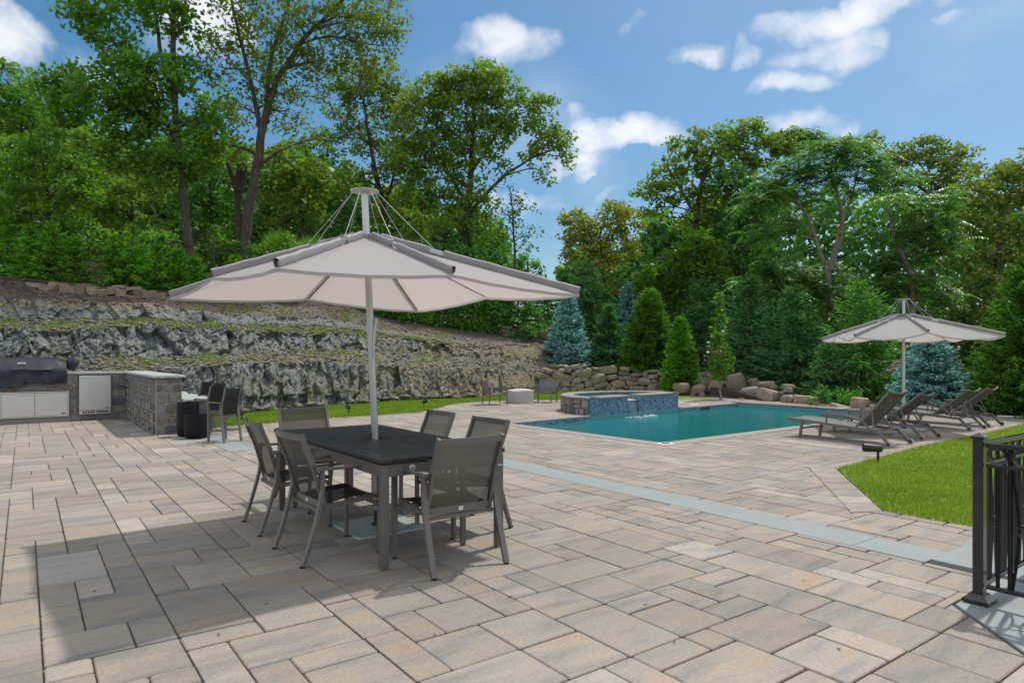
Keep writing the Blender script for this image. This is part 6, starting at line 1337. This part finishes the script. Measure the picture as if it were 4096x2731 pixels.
c = np.zeros((900, 3)) + RNG.normal(0, .12, (900, 3)) * np.array([1, 1, .1]); t = unit(900) * .45 + np.array([0, 0, 1.]); o = bpy.data.objects.new('blades', crown_mesh('blades', cards(c, t, unit(900), RNG.uniform(.6, 1.1, 900), np.full(900, .03), .35), M['leaf_light'])); put(o, og)
og2 = copy_tree(og); og2.location = tuple(WD(645, 585, 27.5)); og2['label'] = 'pale grass plumes rising behind the top of the rounded shrub'
# young evergreens in front of the wood at left
for k, (dx, yt, yb, hw, Y, lb) in enumerate(((18, 500, 650, 42, 24.6, 'leftmost, cut by the picture edge'), (70, 520, 652, 42, 24.3, 'second from the left'), (122, 515, 655, 46, 24.3, 'third from the left, tall and slim'), (172, 545, 660, 40, 24.5, 'fourth from the left, short'),
        (262, 545, 668, 36, 24.4, 'right of the gap showing tan wall'), (305, 520, 672, 50, 24.6, 'tallest, right of the wall gap'), (358, 560, 678, 48, 24.6, 'bushy one left of the leaning maple trunk'), (410, 580, 678, 42, 25., 'at the foot of the leaning maple'), (448, 590, 672, 28, 25.4, 'thin one right of the maple trunk'), (540, 590, 650, 32, 26.5, 'small one by the forked oak trunk'))):
    spruce(dx, yt, yb, hw, Y, 'n_cedar', 'young feathery evergreen above the ledge stones, ' + lb, 'young evergreens along the top of the slope', 17, 11, .15, .055, .05, .75, 'arborvitae', .22, 'evergreen', 1.0, .25, tipup=.1)
# arborvitae hedge running down behind the parasol
hd = empty('hedge', tuple(WD(900, 730, 28.8)), 0, 'dense clipped looking dark green hedge running behind the parasol down to the conifers', 'hedge', None); hb = np.array(WD(900, 730, 28.8))
hp = [(610, 690, 26.2), (700, 706, 27.0), (800, 725, 27.8), (900, 742, 28.7), (1000, 757, 29.6), (1100, 768, 30.5), (1165, 775, 31.2)]; cs = []; ns2 = []
for i in range(len(hp) - 1):
    for k in range(2600):
        f = RNG.uniform(); dx = hp[i][0] + (hp[i + 1][0] - hp[i][0]) * f; dy = hp[i][1] + (hp[i + 1][1] - hp[i][1]) * f; Y = hp[i][2] + (hp[i + 1][2] - hp[i][2]) * f; p = WD(dx, dy, Y)
        a = RNG.uniform(0, math.pi); h = 1.75 * (1 + .10 * math.sin(dx * .05) + .06 * math.sin(dx * .13)); z = h * RNG.uniform(0, 1); w = .62 * (1 - (z / h) ** 3 * .75) * (1 + .13 * math.sin(dx * .09)); q = RNG.uniform(.72, 1.03)
        cs.append([p[0] + RNG.normal(0, .05), p[1] + .6 - w * math.sin(a) * q * (1 if RNG.uniform() < .8 else -1), p[2] + z - .1]); ns2.append([RNG.normal(0, .5), -1, RNG.normal(.5, .4)])
cs = np.array(cs); ns2 = np.array(ns2); t = ns2 + unit(len(cs)) * .6; o = bpy.data.objects.new('foliage', crown_mesh('foliage', cards(cs - hb, t, unit(len(cs)), RNG.uniform(.14, .28, len(cs)), RNG.uniform(.06, .11, len(cs)), .15), M['n_hedge'])); put(o, hd)
# --- conifers behind the pool
spruce(1305, 672, 846, 50, 29.3, 'n_blue', 'blue spruce at the left end of the boulder wall, under the parasol tip', GE, 30, 20, .15, .058, .12, .8, dens=1.6, loose=.08)
spruce(1398, 700, 852, 50, 29.6, 'n_dark', 'grey green spruce with a bare spiky leader, between the blue spruce and the bright one', GE, 28, 18, .16, .045, .0, .85, dens=1.6, loose=.16, up=.3)
spruce(1443, 652, 770, 32, 33, 'n_blue', 'smaller blue spruce peeking out behind, between two green spruces', GE, 20, 13, .15, .06, .2, .6, dens=1.1)
spruce(1491, 668, 868, 58, 28.3, 'n_bright', 'bright green full spruce in the middle of the row above the wall', GE, 40, 24, .15, .038, .05, .6, dens=1.7, loose=.08, up=.3)
spruce(1563, 732, 902, 37, 25.6, 'n_cedar', 'dwarf bushy spruce standing on the grass in front of the boulder wall', 'evergreens', 40, 24, .085, .034, .0, .5, dens=1.6, loose=.08, up=.35)
spruce(1612, 640, 870, 66, 31, 'n_dark', 'tall grey green fir behind the dwarf spruce', GE, 24, 15, .2, .05, .25, .55, dens=1.1, loose=.22)
spruce(1540, 640, 850, 50, 33, 'n_dark', 'dark fir half hidden behind the bright green spruce', GE, 22, 13, .2, .06, .25, .6, dens=1.0, loose=.2)
spruce(1722, 640, 918, 74, 26.5, 'n_dark', 'big dark spruce right of the slim young oak', GE, 30, 17, .19, .05, .25, .55, dens=1.15, loose=.2)
spruce(1822, 665, 935, 80, 23.8, 'n_dark', 'dark spruce with pale new tips behind the far end of the pool', GE, 30, 17, .17, .045, .1, .6, dens=1.2, loose=.22, up=.3)
spruce(1775, 700, 925, 60, 25, 'n_dark', 'dark spruce squeezed between its two larger neighbours', GE, 24, 14, .18, .05, .2, .55, dens=1.0, loose=.2)
spruce(1980, 655, 945, 92, 21.5, 'n_green', 'mid green spruce with a thin tall leader, behind the first lounger', GE, 28, 17, .17, .045, .42, .62, dens=1.25, loose=.22, up=.3, tipup=.3)
spruce(1905, 790, 940, 52, 21.5, 'n_dark', 'low dark spruce at the corner of the pool', GE, 18, 14, .15, .045, .2, .6, dens=1.1, loose=.2)
spruce(2135, 778, 962, 80, 17.6, 'n_blue', 'broad blue spruce behind the far parasol pole', 'evergreens', 26, 19, .135, .052, .12, .62, dens=1.45, loose=.12)
spruce(2392, 590, 965, 128, 16.2, 'n_bright', 'tall bright green cone of an evergreen at the right edge of the picture', 'evergreens', 50, 28, .11, .035, .1, .55, dens=1.25, loose=.08, up=.5)
spruce(1190, 640, 770, 66, 31.6, 'n_green', 'drooping hemlock at the right end of the hedge', GE, 20, 14, .19, .06, .3, .5, dens=1.1, loose=.2)
spruce(1250, 655, 790, 50, 33.5, 'n_dark', 'dark conifer in the shade left of the blue spruce', GE, 20, 13, .19, .06, .3, .5, dens=1.1, loose=.2)
spruce(1350, 600, 800, 70, 34, 'n_dark', 'dark conifer rising behind the blue spruce', GE, 24, 14, .22, .06, .3, .55, dens=1.0, loose=.2)
for dx, yb, hw, lb in ((1888, 952, 30, 'left'), (1935, 958, 30, 'middle'), (1960, 962, 28, 'right')):
    spruce(dx, yb - 58, yb, hw, 19.6, 'n_green', 'little spruce seedling among the edging stones behind the pool, %s one of three' % lb, 'spruce seedlings', 7, 8, .13, .035, -.3, .7, dens=1.0, loose=.3, up=.6)
# slim columnar young oak with a stake-thin trunk
tree('columnar_tree', 'very slim upright young oak with bright leaves, beside the dwarf spruce', None, [dict(p=[(1654, 922), (1654, 840), (1655, 750), (1655, 672)], r=[.055, .045, .03, .012])],
     [(1655, 690, 10, 22, 2.2, 0), (1655, 725, 12, 22, 2.2, 0), (1654, 765, 14, 22, 2.2, 0), (1652, 800, 20, 24, 1.8, 0), (1658, 830, 24, 26, 1.8, 0), (1650, 860, 20, 20, 1.6, 0), (1664, 850, 16, 22, 1.6, 0)], 22.4, 'leaf_vine', 11, .12, .06, twigs=2.6, spread=.14, r0=.05, bark='bark_pale')
# --- broadleaf wood on the right
tree('golden_tree', 'olive gold leaved tree just right of the open sky, above the blue spruce', GR, [dict(p=[(1385, 720), (1385, 640), (1380, 560)], r=[.16, .13, .08])],
     [(1315, 500, 34, 26), (1340, 530, 50, 34), (1400, 490, 44, 26), (1440, 520, 40, 34), (1380, 540, 60, 36), (1330, 580, 44, 30), (1420, 580, 56, 34), (1380, 620, 56, 30), (1405, 655, 36, 26), (1300, 545, 20, 30, .7), (1430, 480, 30, 18, .8)], 37, 'leaf_gold', 17, .19, .11, twigs=.95)
tree('oak_tree', 'tall dark green oak right of the open sky, its left boughs thin against the clouds', GR, [dict(p=[(1595, 620), (1600, 500), (1612, 420), (1640, 340)], r=[.24, .2, .15, .09]), dict(p=[(1600, 500), (1560, 430), (1530, 380)], r=[.12, .08, .05])],
     [(1700, 300, 60, 26), (1640, 325, 66, 32), (1560, 330, 40, 20, .8), (1580, 370, 56, 30), (1660, 380, 70, 36), (1530, 400, 44, 30, .9), (1740, 350, 60, 40), (1490, 440, 40, 24, .9), (1560, 440, 60, 30, .8), (1640, 450, 60, 36), (1500, 475, 30, 22, .6), (1600, 500, 50, 34, .7), (1550, 500, 40, 22, .5), (1800, 330, 50, 30), (1720, 430, 60, 40)], 35, 'leaf_oak', 15, .20, .12, twigs=.95)
tree('ailanthus_tree', 'treetop of long compound leaves poking above the skyline, right of the tall oak', GR, [dict(p=[(1835, 420), (1835, 340)], r=[.08, .05])], [(1800, 312, 26, 12), (1840, 306, 32, 14), (1870, 318, 22, 12), (1830, 335, 50, 20)], 36, 'leaf_sumac', 1, .22, .30, frond=3, spread=1.2, twigs=1.4, limbs=False)
tree('vine_covered_tree', 'mound of bright glossy vines smothering a dead tree behind the green spruces', GR, [dict(p=[(1590, 760), (1600, 640), (1600, 560)], r=[.14, .1, .06])],
     [(1600, 555, 40, 26), (1640, 590, 30, 34), (1560, 590, 40, 30), (1600, 620, 50, 34), (1500, 630, 40, 24), (1530, 660, 50, 30), (1640, 650, 26, 36), (1480, 655, 26, 20), (1580, 680, 50, 30, .8), (1660, 620, 16, 30, .6)], 32, 'leaf_vine', 17, .15, .10, twigs=1.5, spread=.3)
tree('broadleaf_tree', 'dark wood behind the vine mound, left of the compound leaved trees', GR, [dict(p=[(1700, 760), (1700, 600)], r=[.2, .14])],
     [(1690, 500, 56, 50), (1720, 580, 66, 56), (1650, 560, 40, 50), (1750, 500, 60, 60), (1700, 650, 60, 50), (1450, 640, 50, 40), (1790, 620, 60, 60), (1500, 590, 40, 40, .8), (1680, 420, 50, 50)], 34, 'leaf_dark', 16, .21, .13, twigs=.8)
for (p, lobes, Y, lb) in (
    ([[(1908, 720), (1906, 620), (1925, 540), (1960, 440), (1975, 360)], [(1905, 640), (1880, 570), (1850, 490), (1800, 430)], [(1907, 620), (1935, 520), (1915, 420), (1890, 360)]],
     [(1900, 345, 60, 26), (1960, 340, 56, 24), (1840, 380, 56, 26), (1780, 410, 46, 24), (1900, 400, 70, 26, .8), (2010, 380, 56, 26), (1760, 450, 40, 22), (1830, 450, 60, 24, .7), (1960, 430, 50, 24, .6), (2060, 410, 46, 26), (1720, 470, 30, 20), (1800, 520, 50, 22, .7), (1740, 540, 40, 20, .7), (1890, 480, 40, 20, .35)], 27, 'spreading tree with long compound leaves and bare pale limbs in the right wood'),
    ([[(2100, 760), (2095, 640), (2110, 540)], [(2097, 640), (2060, 560), (2040, 480)]],
     [(2060, 470, 46, 24), (2120, 510, 56, 26), (2150, 470, 46, 24), (2060, 540, 56, 26), (2110, 580, 60, 28), (2170, 560, 36, 24), (2030, 600, 60, 26), (2110, 650, 66, 30), (2160, 680, 40, 26), (2030, 660, 50, 26)], 24.5, 'compound leaved tree above the far parasol'),
    ([[(1800, 800), (1790, 700), (1780, 640)]], [(1760, 610, 46, 24), (1820, 630, 50, 24), (1730, 650, 40, 24), (1790, 670, 60, 28), (1860, 660, 50, 26), (1900, 620, 50, 24), (1930, 670, 50, 26), (1840, 710, 60, 26)], 27.5, 'lower compound leaved tree behind the dark spruces')):
    tree('sumac_tree', lb, GR, [dict(p=q, r=[.13, .11, .08, .05, .03][:len(q)]) for q in p], lobes, Y, 'leaf_sumac', 1, .20, .30, frond=3, spread=1.15, twigs=1.25, bark='bark_pale')
tree('linden_tree', 'large linden with pale tan seed bracts, on the skyline right of the compound leaved tree', GR, [dict(p=[(2140, 760), (2140, 600), (2140, 450)], r=[.26, .2, .1])],
     [(2130, 335, 60, 26), (2080, 350, 50, 26), (2180, 360, 56, 28), (2130, 400, 70, 36), (2050, 400, 50, 36), (2200, 420, 50, 40), (1990, 325, 50, 24), (1940, 330, 40, 20), (2150, 480, 70, 50)], 31, 'leaf_linden', 17, .17, .10, twigs=.95)
tree('linden_tree', 'olive green linden at the right edge of the picture, dark below', GR, [dict(p=[(2290, 850), (2290, 650), (2300, 480)], r=[.26, .2, .1])],
     [(2260, 400, 50, 30), (2320, 395, 50, 30), (2380, 400, 60, 50), (2230, 450, 56, 40), (2300, 460, 70, 40), (2370, 480, 60, 60), (2240, 520, 66, 46), (2320, 540, 70, 50), (2210, 590, 60, 46), (2290, 610, 70, 46), (2370, 600, 60, 70), (2230, 660, 60, 46), (2310, 690, 70, 50), (2240, 740, 60, 46), (2400, 740, 60, 60)], 28, 'leaf_linden', 17, .17, .10, twigs=.95)
tree('broadleaf_tree', 'deep shade of the wood low behind the far parasol', GR, [dict(p=[(2250, 930), (2250, 760)], r=[.2, .14])],
     [(2200, 790, 60, 50), (2270, 820, 60, 60), (2180, 720, 60, 50), (2100, 740, 60, 50), (2040, 720, 60, 56), (2250, 900, 60, 50), (2320, 880, 60, 60), (1960, 720, 60, 50), (1880, 740, 60, 50), (2190, 880, 50, 50), (2330, 780, 50, 60), (1690, 780, 60, 60)], 29, 'leaf_dark', 16, .20, .13, twigs=.8)
# wood closing the view farther back
def backwood(name, label, spans, Y, m, n):
    cs = []
    for (x0, x1, yt0, yt1, yb) in spans:
        for k in range(int(n * (1 if x0 < 1480 else 2.2))):
            dx = RNG.uniform(x0, x1); yt = yt0 + (yt1 - yt0) * (dx - x0) / (x1 - x0) + 18 * math.sin(dx * .045) + 9 * math.sin(dx * .13 + 1); dy = RNG.uniform(yt, yb); cs.append(WD(dx, dy, Y + RNG.uniform(0, 5)))
    cs = np.array(cs); o = bpy.data.objects.new(name, crown_mesh(name, cards(cs, unit(len(cs)), unit(len(cs)) * .7 + np.array([0, -.4, .6]), RNG.uniform(.5, .95, len(cs)), RNG.uniform(.35, .6, len(cs)), .2), M[m])); put(o); tag(o, label, 'woodland', kind='stuff')
backwood('far_woodland', 'far wood closing the view behind the trees on both sides', [(-250, 200, 210, 260, 700), (200, 480, 330, 330, 700), (480, 760, 330, 360, 700), (760, 1170, 380, 520, 720), (1290, 1480, 600, 560, 800), (1480, 1760, 520, 450, 900), (1760, 2700, 430, 480, 960)], 46, 'leaf_dark', 6500)
# tan block wall with a chain link fence in the gaps of the young evergreens
rw = bpy.data.objects.new('block_wall', None); q0 = WD(330, 640, 26.6); rw.location = tuple(q0); put(rw); tag(rw, 'tan block retaining wall glimpsed behind the young evergreens', 'wall')
M['block'] = simple('tan_split_block', (.20, .155, .105), .9, 0, .25, 6, .5, 30); bmesh_ = MB(); bmesh_.box((0, 0, 0), (.43, .22, .19), bev=.012); bmm = bmesh_.mesh('block', M['block'])
pa, pb = WD(175, 655, 26.4), WD(570, 690, 27.0); L_ = np.linalg.norm(pb - pa); nb_ = int(L_ / .44)
for r in range(5):
    for k in range(nb_ + 1):
        p = pa + (pb - pa) * (k + .5 * (r % 2)) / nb_ + np.array([0, RNG.uniform(-.012, .012), r * .2 + .05]); o = bpy.data.objects.new('block', bmm); o.location = tuple(p - q0); o.rotation_euler = (0, 0, math.atan2(pb[1] - pa[1], pb[0] - pa[0])); put(o, rw)
fe = bpy.data.objects.new('chain_link_fence', None); q1 = pa + np.array([0, 0, 1.05]); fe.location = tuple(q1); put(fe); tag(fe, 'thin black chain link fence on top of the tan block wall', 'fence')
for k in range(6): mb = MB(); p = (pb - pa) * k / 5; mb.tube([tuple(p), tuple(p + np.array([0, 0, .95]))], .025, 8); mb.build('post', M['black'], fe)
mb = MB(); mb.tube([(0, 0, .93), tuple((pb - pa) + np.array([0, 0, .93]))], .018, 6); mb.build('top_rail', M['black'], fe)
mb = MB(); n_ = int(L_ / .16)
for k in range(-6, n_):
    for s in (-1, 1):
        x0, x1 = (k, k + 6) if s > 0 else (k + 6, k); 
        x0c, x1c = max(0, min(n_, x0)), max(0, min(n_, x1))
        if x0c == x1c: continue
        z0 = .92 * (x0c - x0) / (x1 - x0); z1 = .92 * (x1c - x0) / (x1 - x0); a_ = (pb - pa) * x0c / n_ + np.array([0, 0, z0]); b_ = (pb - pa) * x1c / n_ + np.array([0, 0, z1]); mb.tube([tuple(a_), tuple(b_)], .0018, 3)
mb.build('wire_mesh', M['black'], fe)
